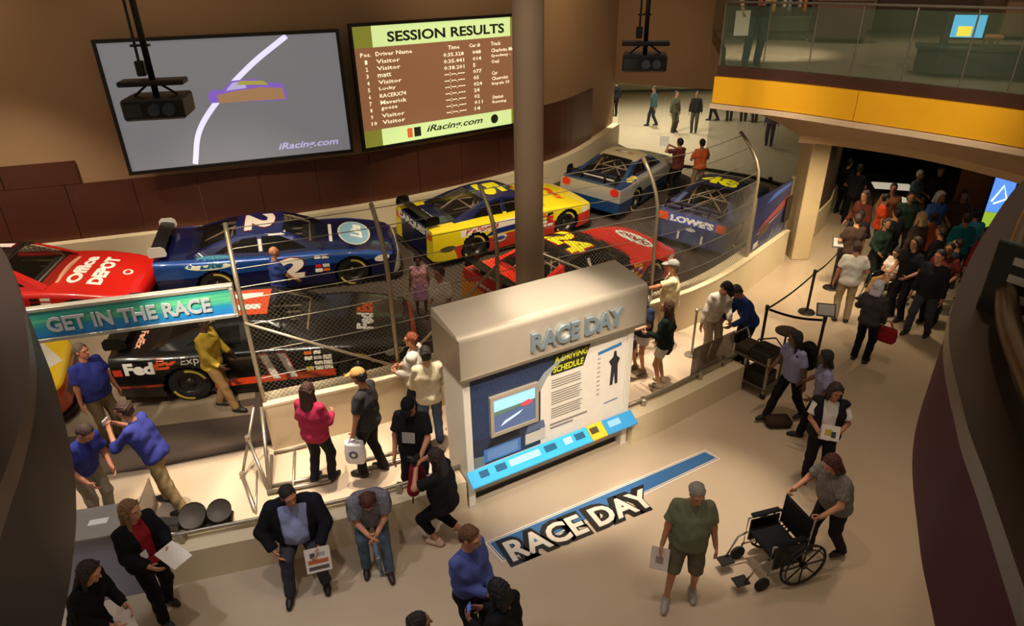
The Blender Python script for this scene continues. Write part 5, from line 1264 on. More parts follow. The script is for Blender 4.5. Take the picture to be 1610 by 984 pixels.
kpoly('print_figure', [(.895, .38), (.915, .38), (.922, .52), (.932, .38), (.952, .38), (.945, .60), (.96, .66), (.935, .70), (.93, .76), (.915, .76), (.91, .70), (.88, .66), (.90, .60)], gloss('2a2a30'), .042)
kpoly('print_line', [(.86, .18), (.96, .19), (.96, .205), (.86, .195)], gloss('6a7aa0'), .043)
# sloping reading rail in blue with a yellow field
def rail(nm, f0, f1, hexc, e):
    x0, x1 = -.02 + f0*(w + .06), -.02 + f1*(w + .06); pr = [(.02, .57), (-.16, .47), (-.17, .50), (.02, .62)]
    V = [(x0, y, z) for y, z in pr] + [(x1, y, z) for y, z in pr]; return from_arrays(nm, V, [(0, 1, 5, 4), (1, 2, 6, 5), (2, 3, 7, 6), (3, 0, 4, 7), (3, 2, 1, 0), (4, 5, 6, 7)], mat('rail_' + hexc, hexc, .35, 0, .12, 5, emit=e), kp)
rail('reading_rail', 0, .70, '2f9ccb', .25); rail('reading_rail', .703, .80, 'd8b02a', .1); rail('reading_rail', .803, 1, '2f86b8', .15)
sl = Vector((0, -.19, -.12)).normalized()
for f0, f1, hexc in ((.05, .10, '1a5a80'), (.14, .20, '1a5a80'), (.22, .40, '9fd8ec'), (.43, .50, '1a5a80'), (.55, .60, 'a8dcec'), (.62, .68, '1a5a80'), (.72, .77, '4a4020'), (.84, .92, '8ac0dc')):
    x0, x1 = f0*w, f1*w; V = [(x0, -.02, .598), (x1, -.02, .598), (x1, -.10, .547), (x0, -.10, .547)]; from_arrays('rail_caption', [(a, b, c_ + .004) for a, b, c_ in V], [(3, 2, 1, 0)], gloss(hexc), kp)
# ================================================================ floor graphic
dc = empty('floor_graphic', Wp(900, 830), 0, 'blue RACE DAY stripe stuck on the cream floor', 'floor graphic'); o0 = dc.location.copy()
TL, TR, BRr, BLl = Wp(762, 853), Wp(1108, 707), Wp(1133, 721), Wp(790, 884)
def inset(f): 
    c_ = (TL + TR + BRr + BLl)/4; n_ = (TL - BLl).normalized(); t_ = (TR - TL).normalized(); return [TL - n_*f + t_*f, TR - n_*f - t_*f, BRr + n_*f - t_*f, BLl + n_*f + t_*f]
def dpoly(nm, P, z, hexc): return from_arrays(nm, [Vector((p.x - o0.x, p.y - o0.y, z)) for p in P], [tuple(range(len(P)))[::-1]], gloss(hexc), dc)
dpoly('border', inset(0), .002, 'd8d0c0'); dpoly('border_line', inset(.02), .0028, '2a3a4a'); dpoly('border_line', inset(.03), .0036, 'cfc8b8'); dpoly('stripe', inset(.045), .0044, '33608e')
a, b, c_, d_2 = Wp(803, 886), Wp(1027, 795), Wp(793, 852), Wp(1017, 765); cu = ((b - a) + (d_2 - c_))/2; cv = ((c_ - a) + (d_2 - b))/2; ctr = (a + b + c_ + d_2)/4 - o0
nv = cu.normalized(); vv = Vector((-nv.y, nv.x, 0))
for nm, hexc, bo, z, g in (('lettering_outline', '1c1814', .15, .0052, 1.10), ('lettering', 'd2c6b4', .03, .0062, 1.0)):
    put_text(nm, 'RACE DAY', cu.length*(g if g == 1 else 1.06), abs(cv.dot(vv))*(g if g == 1 else 1.36), (ctr.x, ctr.y, z), nv, vv, gloss(hexc), dc, bold=bo)
# ================================================================ projectors
def at_depth(px, py, d):
    r_ = ray(px, py); fw = Vector((0, math.cos(CP), -math.sin(CP))); return Vector((0, 0, CH)) + r_*(d/r_.dot(fw))
def projector(px, py, d, rz, label):
    p = at_depth(px, py, d); rt = empty('projector', p, R(rz), label, 'projector')
    MB().box((-.28, -.24, -.10), (.28, .26, .10), bev=.02).build('body', M_black, rt)
    for x in (.02, .15): MB().lathe([(.055, -.05), (.06, .02), (.05, .03), (.0, .015)][::-1], (x, -.25, .0), 'Y', 16).build('lens', mat('projector_lens', '4a5560', .1, .3), rt)
    MB().box((-.30, -.12, .20), (.30, .12, .25), bev=.01).build('mount_plate', M_black, rt)
    MB().tube([(0, 0, .09), (0, 0, 4.2)], .03, 10).build('pole', M_black, rt, smooth=True)
    MB().tube([(-.09, .03, .30), (-.08, .03, 1.2), (-.1, .03, 2.4), (-.08, .03, 4.2)], .014, 6).build('cable', M_black, rt); MB().box((-.13, 0, .28), (-.05, .08, .42), bev=.01).build('connector', M_black, rt)
    for s in (-1, 1): MB().tube([(s*.2, 0, .10), (s*.05, 0, .21)], .012, 6).build('bracket', M_black, rt)
    for z in (.55, 1.25): MB().box((-.12, -.02, z), (.05, .05, z + .02)).build('clip', M_black, rt)
    MB().box((-.26, -.245, -.06), (-.10, -.238, .06)).build('vent', mat('vent_dark', '2c2a26', .6), rt)
projector(250, 166, 6.6, 12, 'black projector hanging in front of the screen with the race car')
projector(1013, 97, 8.6, -10, 'black projector hanging above the opening to the far hall')
# ================================================================ belt barriers
ST = {}
def stanchion(k, px, py, label, sign=False, Hh=.98):
    p = Wp(px, py); rt = empty('belt_stanchion', p, 0, label, 'stanchion', 'black belt stanchions in the foyer'); ST[k] = p
    MB().lathe([(.17, 0), (.175, .012), (.16, .03), (.05, .045), (.032, .05)], (0, 0, 0), 'Z', 20).build('base', M_black, rt, smooth='auto')
    MB().lathe([(.028, .045), (.028, Hh - .09)], (0, 0, 0), 'Z', 12).build('post', M_black, rt, smooth='auto'); MB().lathe([(.036, Hh - .10), (.036, Hh - .01), (.03, Hh)], (0, 0, 0), 'Z', 12).build('belt_head', M_black, rt, smooth='auto')
    if sign:
        M_ = Matrix.Rotation(R(-15), 3, 'Z') @ Matrix.Rotation(R(-35), 3, 'X')
        MB().box((-.16, -.012, 0), (.16, .012, .24), M_, (0, 0, Hh)).build('sign_frame', M_black, rt); MB().box((-.135, -.018, .025), (.135, -.012, .215), M_, (0, 0, Hh)).build('sign_sheet', mat('sheet_paper', '9a948c', .5), rt)
def belt(a, b, z, label):
    A, B = ST[a].copy(), ST[b].copy(); rt = None; u = (B - A).normalized(); P0, P1 = A + u*.04, B - u*.04; pts = [P0.lerp(P1, t) + Vector((0, 0, z - .05*math.sin(math.pi*t))) for t in np.linspace(0, 1, 9)]
    o = P0.copy(); V = []
    for p in pts: V += [p - o + Vector((0, 0, -.024)), p - o + Vector((0, 0, .024))]
    nn = Vector((-u.y, u.x, 0))*.004; n = len(V); V2 = V + [v + nn for v in V]; F = []
    for i in range(8): q = 2*i; F += [(q, q + 2, q + 3, q + 1), (n + q, n + q + 1, n + q + 3, n + q + 2), (q + 1, q + 3, n + q + 3, n + q + 1), (q + 2, q, n + q, n + q + 2)]
    ob = from_arrays('barrier_belt', V2, F, cloth('16130f')); ob.location = o; tag(ob, label, 'belt', 'belts strung between the stanchions')
stanchion('a', 1306, 453, 'black stanchion with sheet holder, nearest the dark gallery', True); stanchion('b', 1268, 491, 'black stanchion in the middle of the belt line'); stanchion('c', 1194, 552, 'black stanchion right behind the equipment cart'); stanchion('d', 1281, 572, 'black stanchion with sheet holder behind the walking women', True)
belt('a', 'b', .90, 'black belt running to the stanchion nearest the gallery'); belt('b', 'c', .90, 'black belt above the equipment cart'); belt('c', 'd', .90, 'black belt behind the two walking women')
# silver rope post on the walkway, smoked panel on the seat wall
p = Wp(1087, 558); rt = empty('rope_post', p, 0, 'silver rope post between the fence and the seat wall', 'post')
MB().lathe([(.13, 0), (.13, .015), (.03, .03), (.022, .04), (.022, .92), (.03, .93), (.03, .97), (0, .985)], (0, 0, 0), 'Z', 14).build('post', M_steel, rt, smooth='auto')
q_ = Wp(1132, 520) - p; MB().tube([Vector((0, 0, .93)), q_*.5 + Vector((0, 0, .80)), q_ + Vector((0, 0, .9))], .012, 6).build('rope', M_steel, rt); MB().tube([Vector((0, 0, .1)), q_*.35 + Vector((0, 0, .02))], .015, 6).build('foot', M_steel, rt)
ss = [p for p in offs(SEAT, .2) if p[0] > 2.75]; a, b = ss[0], ss[-1]
sp = empty('smoked_panel', (a[0], a[1], .48), math.atan2(b[1] - a[1], b[0] - a[0]), 'smoked glass panel standing on the seat wall by the cart', 'panel'); wl_ = math.hypot(b[0] - a[0], b[1] - a[1])
MB().box((.1, .02, .12), (wl_ - .1, .035, .62)).build('pane', mat('bronze_glass', '6a5a48', .1, 0, 0, alpha=.75), sp)
for x in (.3, wl_ - .3): MB().box((x - .02, .0, 0), (x + .02, .05, .2)).build('clamp', M_steel, sp)
# ================================================================ equipment cart with a round lamp arm
p = Wp(1183, 607); ct = empty('equipment_cart', p, R(38), 'black and grey equipment cart with cables at the end of the seat wall', 'cart')
for z in (.16, .62): MB().box((-.24, -.36, z), (.24, .36, z + .04), bev=.01).build('shelf', mat('cart_grey', '5c5346', .5, .3), ct)
for x in (-.22, .22):
    for y in (-.33, .33):
        MB().box((x - .018, y - .018, .08), (x + .018, y + .018, .80)).build('leg', M_steel, ct); w_ = MB().lathe([(.0, -.018), (.05, -.018), (.055, 0), (.05, .018), (0, .018)], (x, y, .055), 'X', 12).build('caster', M_black, ct)
MB().box((-.2, -.3, .20), (.18, .1, .42), bev=.02).build('battery_box', M_black, ct); MB().box((-.22, -.34, .66), (.2, .05, .84), bev=.02).build('equipment_case', M_black, ct); MB().box((-.18, .08, .66), (.2, .34, .78), bev=.02).build('equipment_case', mat('case_brown', '3a3026', .6), ct)
MB().tube([(.2, -.3, .84), (.3, -.1, .9), (.1, .1, .86), (-.1, .0, .88), (.0, -.25, .86)], .014, 6).build('cable', M_black, ct); MB().tube([(-.24, .36, .8), (-.24, .42, .92), (.24, .42, .92), (.24, .36, .8)], .016, 8).build('push_handle', M_steel, ct)
p = Wp(1228, 566); rl = empty('round_table', p, 0, 'small round dark table beside the equipment cart', 'table')
MB().lathe([(.0, .60), (.20, .60), (.205, .615), (.20, .63), (0, .63)], (0, 0, 0), 'Z', 24).build('table_top', mat('table_dark', '3a2f24', .4), rl, smooth='auto'); MB().lathe([(.02, .02), (.02, .6)], (0, 0, 0), 'Z', 10).build('pole', M_black, rl); MB().lathe([(.15, 0), (.15, .015), (.02, .03)], (0, 0, 0), 'Z', 18).build('base', M_black, rl)
p = Wp(1222, 668); tag(MB().box((-.2, -.13, 0), (.2, .13, .16), bev=.05).build('shoulder_bag', cloth('3a2c22'), None, True, p), 'brown bag lying on the floor by the walking women', 'bag')
# ================================================================ counter, speaker pods, wheelchairs
a, b = Wp(50, 966), Wp(232, 931); u = b - a; w = u.length
cn = empty('counter', a, math.atan2(u.y, u.x), 'grey lilac counter with pale label at the left end of the seat wall', 'counter')
M_lil = mat('lilac_laminate', '9694a6', .45); MB().box((0, 0, 0), (w, .04, .96), bev=.006).build('front_panel', M_lil, cn); MB().box((0, .04, 0), (w, .46, .94)).build('body', M_kg, cn); MB().box((-.02, -.03, .96), (w + .02, .50, 1.0), bev=.008).build('worktop', mat('counter_grey', '8c857a', .35), cn)
MB().box((w - .42, .18, 1.0), (w - .22, .27, 1.003)).build('label_plate', M_white, cn)
MB().box((w + .03, .36, .5), (w + .045, .95, .95)).build('end_glass', mat('bronze_glass', '6a5a48', .1, 0, 0, alpha=.75), cn)
p = Wp(330, 822); sk_ = empty('speaker_pods', p, R(15), 'pair of black oval speaker pods on the floor behind the seat wall', 'speaker')
for x, r_ in ((-.17, .17), (.16, .15)):
    M_ = Matrix.Rotation(R(38), 3, 'X'); pd = MB(); pd.lathe([(0, -.16), (r_*.6, -.14), (r_*.95, -.02), (r_*1.06, .04), (r_*1.0, .07)], (x, 0, .17), 'Z', 20, M_, False); pd.build('shell', M_black, sk_, True); g_ = MB(); g_.lathe([(r_, .062), (r_*.5, .03), (.0, .02)], (x, 0, .17), 'Z', 20, M_, False); g_.build('grille', mat('pod_grille', '241e18', .7), sk_, True)
MB().box((-.35, -.1, 0), (.3, .12, .06), bev=.02).build('base', M_black, sk_)
tag(MB().box((-.22, -.09, 0), (.22, .09, .12), bev=.02).build('equipment_box', M_black, None, False, Wp(262, 829)), 'flat black box on the floor next to the speaker pods', 'box')
def wheelchair(px, py, face, label, s=1.0):
    p = Wp(px, py); rt = empty('wheelchair', p, R(face - 90), label, 'wheelchair'); rt.scale = (s, s, s)
    M_ch = mat('chrome', 'b8b4ac', .15, 1.0, .04); M_up = cloth('141416')
    for sx in (-1, 1):
        x = sx*.30; wh = MB()
        ring = [(x, -.18 + .30*math.cos(t), .31 + .30*math.sin(t)) for t in np.linspace(0, 2*math.pi, 29)]; wh.tube(ring, .016, 6, False); wo = wh.build('wheel', M_tyre, rt, True)
        h_ = MB(); h_.tube([(x + sx*.03, -.18 + .26*math.cos(t), .31 + .26*math.sin(t)) for t in np.linspace(0, 2*math.pi, 25)], .009, 6, False); h_.build('push_rim', M_black, wo, True)
        for k in range(8):
            t = 2*math.pi*k/8; MB().tube([(x, -.18 + .03*math.cos(t), .31 + .03*math.sin(t)), (x, -.18 + .29*math.cos(t), .31 + .29*math.sin(t))], .010, 5).build('spoke', M_black, wo)
        MB().lathe([(.04, -.03), (.04, .03)], (x, -.18, .31), 'X', 12).build('hub', M_black, wo)
        cs = MB(); cs.lathe([(.05, -.016), (.095, -.016), (.10, 0), (.095, .016), (.05, .016)], (sx*.25, .30, .10), 'X', 16); cs.build('caster', M_tyre, rt, True); MB().tube([(sx*.25, .28, .1), (sx*.25, .25, .24)], .014, 6).build('fork', M_ch, rt)
        MB().tube([(sx*.24, -.30, .95), (sx*.24, -.25, .92), (sx*.24, -.23, .48), (sx*.24, -.22, .25), (sx*.24, .25, .25), (sx*.24, .24, .66), (sx*.24, -.22, .66)], .012, 8).build('side_frame', M_ch, rt, True); MB().tube([(sx*.24, -.36, .945), (sx*.24, -.27, .945)], .017, 8).build('push_handle', M_black, rt)
        MB().box((sx*.24 - .035, -.18, .67), (sx*.24 + .035, .20, .71), bev=.012).build('armrest', M_up, rt); MB().box((sx*.24 - .006, -.2, .30), (sx*.24 + .006, .2, .62)).build('side_guard', M_black, rt)
        MB().tube([(sx*.22, .24, .46), (sx*.22, .36, .42), (sx*.20, .50, .16)], .012, 8).build('leg_rest', M_ch, rt, True); MB().box((sx*.16 - .07, .44, .13), (sx*.16 + .07, .62, .15), Matrix.Identity(3), bev=.005).build('footplate', M_black, rt)
    MB().box((-.23, -.2, .44), (.23, .22, .50), bev=.015).build('seat', M_up, rt); MB().box((-.23, -.25, .50), (.23, -.21, .92), bev=.012).build('backrest', M_up, rt)
    MB().tube([(-.24, -.1, .27), (.24, .15, .42)], .01, 6).build('cross_brace', M_ch, rt); MB().tube([(.24, -.1, .27), (-.24, .15, .42)], .01, 6).build('cross_brace', M_ch, rt)
    return rt
WCH = wheelchair(1210, 893, 196, 'empty black wheelchair being pushed past the man in shorts')
WCB = wheelchair(1385, 476, 200, 'wheelchair with the boy in white shirt, before the crowd', .95)
# ================================================================ things on the balcony and in the gallery
zb = 4.825
def bal_at(px, py): return Wp(px, py, zb)
p = bal_at(1235, 62); rk = empty('clothes_rack', p, R(-20), 'rack of coloured garments on the balcony behind the visitor', 'rack')
for x in (-.5, .5): MB().tube([(x, 0, 0), (x, 0, 1.7)], .02, 8).build('post', M_steel, rk); MB().box((x - .02, -.25, 0), (x + .02, .25, .04)).build('foot', M_steel, rk)
MB().tube([(-.5, 0, 1.68), (.5, 0, 1.68)], .018, 8).build('rail', M_steel, rk)
for i, hx in enumerate(('c8a868', '2f5a48', 'c8c4b8', '8a9098', '3a2a30', 'b09878', 'c06a3a', '1c1c20')): MB().box((-.44 + i*.12, -.2, .65 + .05*(i % 3)), (-.36 + i*.12, .2, 1.63), bev=.02).build('garment', cloth(hx), rk)
MB().box((-.5, -.22, .2), (.5, .22, .55), bev=.01).build('shelf_box', mat('olive_box', '55523a', .6), rk)
def crate(px, py, w, d, h, hexc, label, nm='cabinet', rz=-25):
    p = bal_at(px, py); rt = empty(nm, p, R(rz), label, nm.replace('_', ' ')); MB().box((-w/2, -d/2, .08), (w/2, d/2, h - .04), bev=.01).build('body', mat('cab_' + hexc, hexc, .55), rt); MB().box((-w/2 - .02, -d/2 - .02, h - .04), (w/2 + .02, d/2 + .02, h), bev=.006).build('top', mat('cabtop_' + hexc, hexc, .35), rt); MB().box((-w/2 + .05, -d/2 + .05, 0), (w/2 - .05, d/2 - .05, .08)).build('plinth', M_black, rt)
    MB().box((-w/2 + .04, -d/2 - .012, .14), (-.01, -d/2, h - .1)).build('door', mat('cabdoor_' + hexc, hexc, .5), rt); MB().box((.01, -d/2 - .012, .14), (w/2 - .04, -d/2, h - .1)).build('door', mat('cabdoor_' + hexc, hexc, .5), rt); return rt
crate(1318, 66, 1.15, .5, .95, '6a5048', 'mauve brown cabinet on the balcony beside the rack'); crate(1330, 38, 1.3, .5, 1.5, '5a463c', 'tall brown cabinet at the back of the balcony', 'tall_cabinet'); crate(1600, 62, .9, .5, .9, '8a6a50', 'tan cabinet with white papers at the right end of the balcony', 'storage_cabinet')
p = bal_at(1530, 118); dk = empty('display_counter', p, R(-28), 'dark curved display counter with bright monitor on the balcony', 'counter')
MB().prism([(-.9, -.25), (-.6, -.45), (1.2, -.5), (2.2, -.35), (2.2, .3), (-.9, .3)], .05, .42).build('base', mat('counter_dark', '2e2a24', .4), dk); MB().prism([(-.95, -.28), (-.62, -.5), (1.2, -.55), (2.25, -.4), (2.25, .32), (-.95, .32)], .42, .46).build('top', mat('counter_top_dark', '3c382e', .25), dk)
MB().box((-.6, -.2, .46), (-.5, .25, .95)).build('upright', M_black, dk); mo = MB(); mo.box((-.55, -.02, .55), (.0, .02, .95), bev=.01); mo.build('monitor', M_black, dk); MB().box((-.52, -.027, .58), (-.03, -.02, .92)).build('monitor_screen', emis('monitor_cyan', '4aa0c0', .9), dk); MB().box((-.40, -.032, .60), (-.2, -.027, .75)).build('monitor_picture', emis('monitor_yellow', 'd8c83a', .9), dk)
p = bal_at(1548, 100); st = empty('stool', p, 0, 'steel stool with coloured seat on the balcony', 'stool')
MB().lathe([(0, .42), (.17, .42), (.19, .46), (.15, .50), (0, .5)], (0, 0, 0), 'Z', 18).build('seat', mat('stool_orange', 'b87a3a', .4), st, True)
for k in range(4): t = R(45 + 90*k); MB().tube([(.1*math.cos(t), .1*math.sin(t), .42), (.17*math.cos(t), .17*math.sin(t), 0)], .014, 6).build('leg', M_steel, st)
# gallery
def slab_thing(nm, px, py, z, w, h, d, rz, m, label, cat, parts=()):
    p = Wp(px, py, z); p.z = 0; rt = empty(nm, p, R(rz), label, cat); return rt
p = Wp(1393, 330); tb = empty('table', p, R(-18), 'white topped table in front of the dark gallery wall', 'table'); MB().box((-.5, -.3, .70), (.5, .3, .74), bev=.008).build('table_top', mat('white_top_glow', 'e8dcc0', .5, emit=.25), tb)  # table top given its own glow to look lit, no lamp inside
for x in (-.44, .44):
    for y in (-.24, .24): MB().box((x - .02, y - .02, 0), (x + .02, y + .02, .70)).build('leg', M_black, tb)
p = Wp(1405, 352); tb = empty('side_table', p, R(20), 'small white side table behind the orange shirted visitor', 'table'); MB().box((-.3, -.2, .66), (.3, .2, .70), bev=.008).build('table_top', mat('white_top_glow', 'e8dcc0', .5, emit=.25), tb)  # same added glow makes this top look lit
for x in (-.25, .25):
    for y in (-.15, .15): MB().box((x - .02, y - .02, 0), (x + .02, y + .02, .66)).build('leg', M_black, tb)
p = Wp(1574, 308, 1.65); p.z = 0; dp = empty('light_panel', p, R(-36), 'lit blue and green display panel at the right of the crowd', 'light panel'); MB().box((-.27, 0, 0), (.27, .12, 2.3), bev=.01).build('housing', M_black, dp)
MB().box((-.21, -.012, 1.25), (.21, 0, 2.2)).build('picture', emis('panel_blue', '4a74c8', .9), dp); MB().box((-.21, -.012, .75), (.21, 0, 1.24)).build('picture', emis('panel_green', '8aa830', .6), dp); MB().tube([(-.15, -.02, 1.5), (.0, -.02, 1.9), (.12, -.02, 1.6), (-.1, -.02, 1.45)], .02, 6).build('emblem', emis('panel_white', 'b8d0f0', 1.2), dp)
p = Wp(1536, 292, 1.6); p.z = 0; dr = empty('orange_door', p, R(-36), 'orange brown door leaf in the gallery beside the lit panel', 'door'); MB().box((-.4, 0, 0), (.4, .06, 2.2), bev=.01).build('leaf', mat('orange_door_paint', '7a4a1c', .5), dr); MB().box((-.34, -.012, .2), (.34, 0, 1.0)).build('inset_panel', mat('orange_panel_paint', '6a3e18', .5), dr); MB().tube([(.3, -.05, 1.0), (.3, -.05, 1.2)], .012, 6).build('handle', M_steel, dr)

pq = Wp(1612, 520, 4.9); ip = empty('text_panel', (pq.x, pq.y, 4.8), R(-62), 'dark green panel with rows of white lettering behind the right parapet', 'panel')
MB().box((-.25, 0, .0), (.35, .04, .5), bev=.008).build('board', mat('board_green', '1c2420', .3), ip)
for i in range(4): MB().box((-.15, -.006, .40 - i*.09), (.06 + .05*(i % 2), 0, .44 - i*.09)).build('text_line', gloss('b8b4a8'), ip)
for x in (-.2, .3): MB().box((x - .02, .04, 0), (x + .02, .2, .04)).build('foot', M_black, ip)
# ================================================================ visitors
def lo(xy, face, H, P, z0=0.0):
    """world point -> pose coordinates"""
    a = R(face - 90); d = Vector((P.x - xy[0], P.y - xy[1])); s = H/1.75
    return ((d.x*math.cos(a) + d.y*math.sin(a))/s, (-d.x*math.sin(a) + d.y*math.cos(a))/s, (P.z - z0)/s)
def sheet(nm, label, cat, c, face, tilt, w, h, hexc, marks=(), th=.004):
    """thin printed sheet or carrier bag front: centre c, facing a compass direction, tilted up"""
    rt = empty(nm, c, R(face + 90), label, cat); M_ = Matrix.Rotation(R(-tilt), 3, 'X')
    MB().box((-w/2, -th/2, -h/2), (w/2, th/2, h/2), M_).build('sheet', mat('paper_' + hexc, hexc, .6), rt)
    for x0, z0, x1, z1, hx in marks: MB().box((x0*w, -th/2 - .002, z0*h), (x1*w, -th/2, z1*h), M_).build('print', gloss(hx), rt)
    return rt
def bag(nm, label, c, face, w, d, h, hexc, handle=.18, emblem=None):
    rt = empty(nm, c - Vector((0, 0, h + handle)), R(face + 90), label, 'bag'); V = []; F = []
    rows_ = [(.9, 0), (1.0, .12), (1.03, .5), (.96, .85), (.92, 1)]; n = 16
    for k_, z in rows_:
        for i in range(n):
            t = 2*math.pi*i/n; cx, sx = math.cos(t), math.sin(t); V.append((w/2*k_*math.copysign(abs(cx)**.5, cx), d/2*k_*math.copysign(abs(sx)**.5, sx)*(1.1 if z < .6 else .8), z*h))
    for r_ in range(len(rows_) - 1):
        for i in range(n): F.append((r_*n + i, r_*n + (i + 1) % n, (r_ + 1)*n + (i + 1) % n, (r_ + 1)*n + i))
    F.append(tuple(range(n))[::-1]); F.append(tuple(range((len(rows_) - 1)*n, len(rows_)*n)))
    from_arrays('bag_body', V, F, cloth(hexc), rt, True)
    for y in (-d*.25, d*.25): MB().tube([(-w*.25, y, h*.97), (-w*.12, y*.3, h + handle*.8), (0, 0, h + handle), (w*.12, y*.3, h + handle*.8), (w*.25, y, h*.97)], .008, 6).build('handle', cloth(hexc), rt, True)
    if emblem:
        MB().lathe([(.0, 0), (.062, 0), (.066, -.004), (.0, -.004)], (0, -d*.56, h*.5), 'Y', 16).build('emblem', gloss(emblem), rt); MB().lathe([(.0, 0), (.03, 0), (.03, -.007), (.0, -.007)], (0, -d*.56, h*.5), 'Y', 12).build('emblem', gloss(hexc), rt)
    return rt
# man in olive shirt and shorts
a = person('grey haired man in olive shirt and shorts holding a paper, walking', ft_at(1070, 935), -105, 1.72, NEAR, 'b07a5c', '8f8b84', 'short', '6a705a', 'short', '5e5a48', 'shorts', '8f8c88', rf=(.17, .16), lf=(-.13, -.06), rh=(.30, .14, .82), lh=(-.31, .02, .83), hpitch=18, hyaw=10, fat=.35, hem=.84, twist=8)
sheet('paper_sheet', 'white paper in the hand of the man in shorts', 'paper', a['R'] + Vector((-.02, -.02, -.10)), -110, 10, .20, .30, 'd8d0cc', ((-.2, -.2, .2, .1, '9a8a88'),))
for sg_, nm in ((1, a['w']((.17*a['s'], .16*a['s'], .16))), ): pass
# woman pushing the wheelchair
hxy = Vector((0, 0, 0)); f_ = R(196); fw = Vector((math.cos(f_), math.sin(f_), 0)); wp = WCH.location.copy(); pxy = (wp.x - fw.x*.74, wp.y - fw.y*.74)
hnd = lambda sx: wp - fw*.33 + Vector((fw.y, -fw.x, 0))*(.24*sx) + Vector((0, 0, .975))
person('woman in grey patterned top pushing the empty wheelchair', pxy, 196, 1.64, NEAR, 'b98064', '4a201a', 'bob', 'P6b655f', 'short', '201e20', lean=14, hpitch=18, rh=lo(pxy, 196, 1.64, hnd(1)), lh=lo(pxy, 196, 1.64, hnd(-1)), rf=(.1, .15), lf=(-.1, -.22), lfz=.11, fat=.45, grip='fist', hem=.84)
# woman with vest and brochure
q0 = hd_at(1315, 602, 1.64); a = person('woman in white shirt and black vest holding a brochure', q0, -112, 1.64, NEAR, 'a06a50', '2a1a14', 'bob', 'd8d0c8', 'short', '17161a', jacket='17171b', vest=True, rh=(.12, .30, 1.10), lh=(-.16, .27, 1.12), hpitch=12, hyaw=20, fat=.3)
sheet('brochure', 'white brochure held by the woman in the black vest', 'brochure', (a['R'] + a['L'])/2 + a['fdir']*.05 + Vector((0, 0, .08)), -112, 25, .22, .20, 'd8d2c8', ((-.3, -.2, .05, .2, 'b8a03a'), (.05, -.3, .3, .1, '3a3a3c')))
# two walking women
q0 = hd_at(1262, 520, 1.64); a = person('woman in lilac shirt with a black backpack walking left', q0, 197, 1.64, NEAR, '6a4630', '120e0e', 'long', '8b88ac', 'short', '131316', rf=(.08, .34), lf=(-.08, -.30), lfz=.12, lean=8, rh=(.26, .22, .98), lh=(-.28, .0, .86), hyaw=-20)
bk = empty('backpack', a['up'](0, -.20, 1.0), a['root'].rotation_euler.z, 'black backpack worn by the woman in lilac', 'backpack')
S = Sdf(.014, .04); S.cap((0, -.02, .08), (0, -.02, .34), .13, .11); S.cap((-.07, -.02, .1), (-.07, -.02, .3), .10, .09); S.cap((.07, -.02, .1), (.07, -.02, .3), .10, .09); S.cap((0, -.12, .08), (0, -.12, .2), .07, .06); V, F = S.mesh(); from_arrays('pack', V, F, cloth('0e0e10'), bk, True)
for sx in (-1, 1): MB().tube([(sx*.10, .06, .05), (sx*.15, .20, .10), (sx*.13, .30, .32), (sx*.11, .20, .46), (sx*.10, .05, .40)], .018, 6).build('strap', cloth('0e0e10'), bk, True)
q0 = hd_at(1310, 553, 1.60); person('woman in lilac top and black trousers beside the backpack wearer', q0, 165, 1.60, NEAR, '5e3e2c', '0f0c0c', 'bob', '83809c', 'short', '121216', rf=(.08, .2), lf=(-.08, -.24), lfz=.12, rh=(.24, .26, 1.02), lh=(-.24, .2, 1.0), lean=6)
# people by the gallery
q0 = hd_at(1383, 442, 1.62); a = person('woman in black with silver headscarf and red bag', q0, 40, 1.62, MID, 'b08468', 'b4b0b0', 'bob', '3a3638', 'long', '111114', rh=(.22, .12, .9), lh=(-.2, .25, 1.05)); bag('shoulder_bag', 'red bag on the arm of the woman in black', a['R'] + Vector((.08, -.04, .12)), 40, .36, .16, .26, '8a1c1c', .14)
q0 = hd_at(1481, 394, 1.78); person('man in dark jacket and jeans standing at the edge of the crowd', q0, 218, 1.78, MID, 'b07458', '1a1412', 'short', '18181c', 'long', '34343a', rh=(.26, .12, .85), lh=(-.27, .10, .84), rf=(.16, .1), lf=(-.14, -.1), hyaw=-15, fat=.25)
q0 = hd_at(1350, 380, 1.74); a = person('man in pale shirt and khaki trousers beside the boy, back turned', q0, 70, 1.74, MID, 'a06e50', '3a2418', 'short', 'b6aea2', 'short', '9c8868', rh=(.24, .2, 1.0), lh=(-.27, .02, .85))
wb_ = WCB.location; q0 = (wb_.x - math.cos(R(200))*.10, wb_.y - math.sin(R(200))*.10)
person('boy in white shirt sitting in the wheelchair', q0, 200, 1.42, MID, 'b88462', '2a1a14', 'short', 'd8cfc2', 'short', '7a5a3c', pz=.72, lf=(-.10, .62), rf=(.10, .62), rfz=.30, lfz=.30, rh=(.10, .28, 1.0), lh=(-.10, .26, .98), hpitch=15, kp=(0, .6, 1))
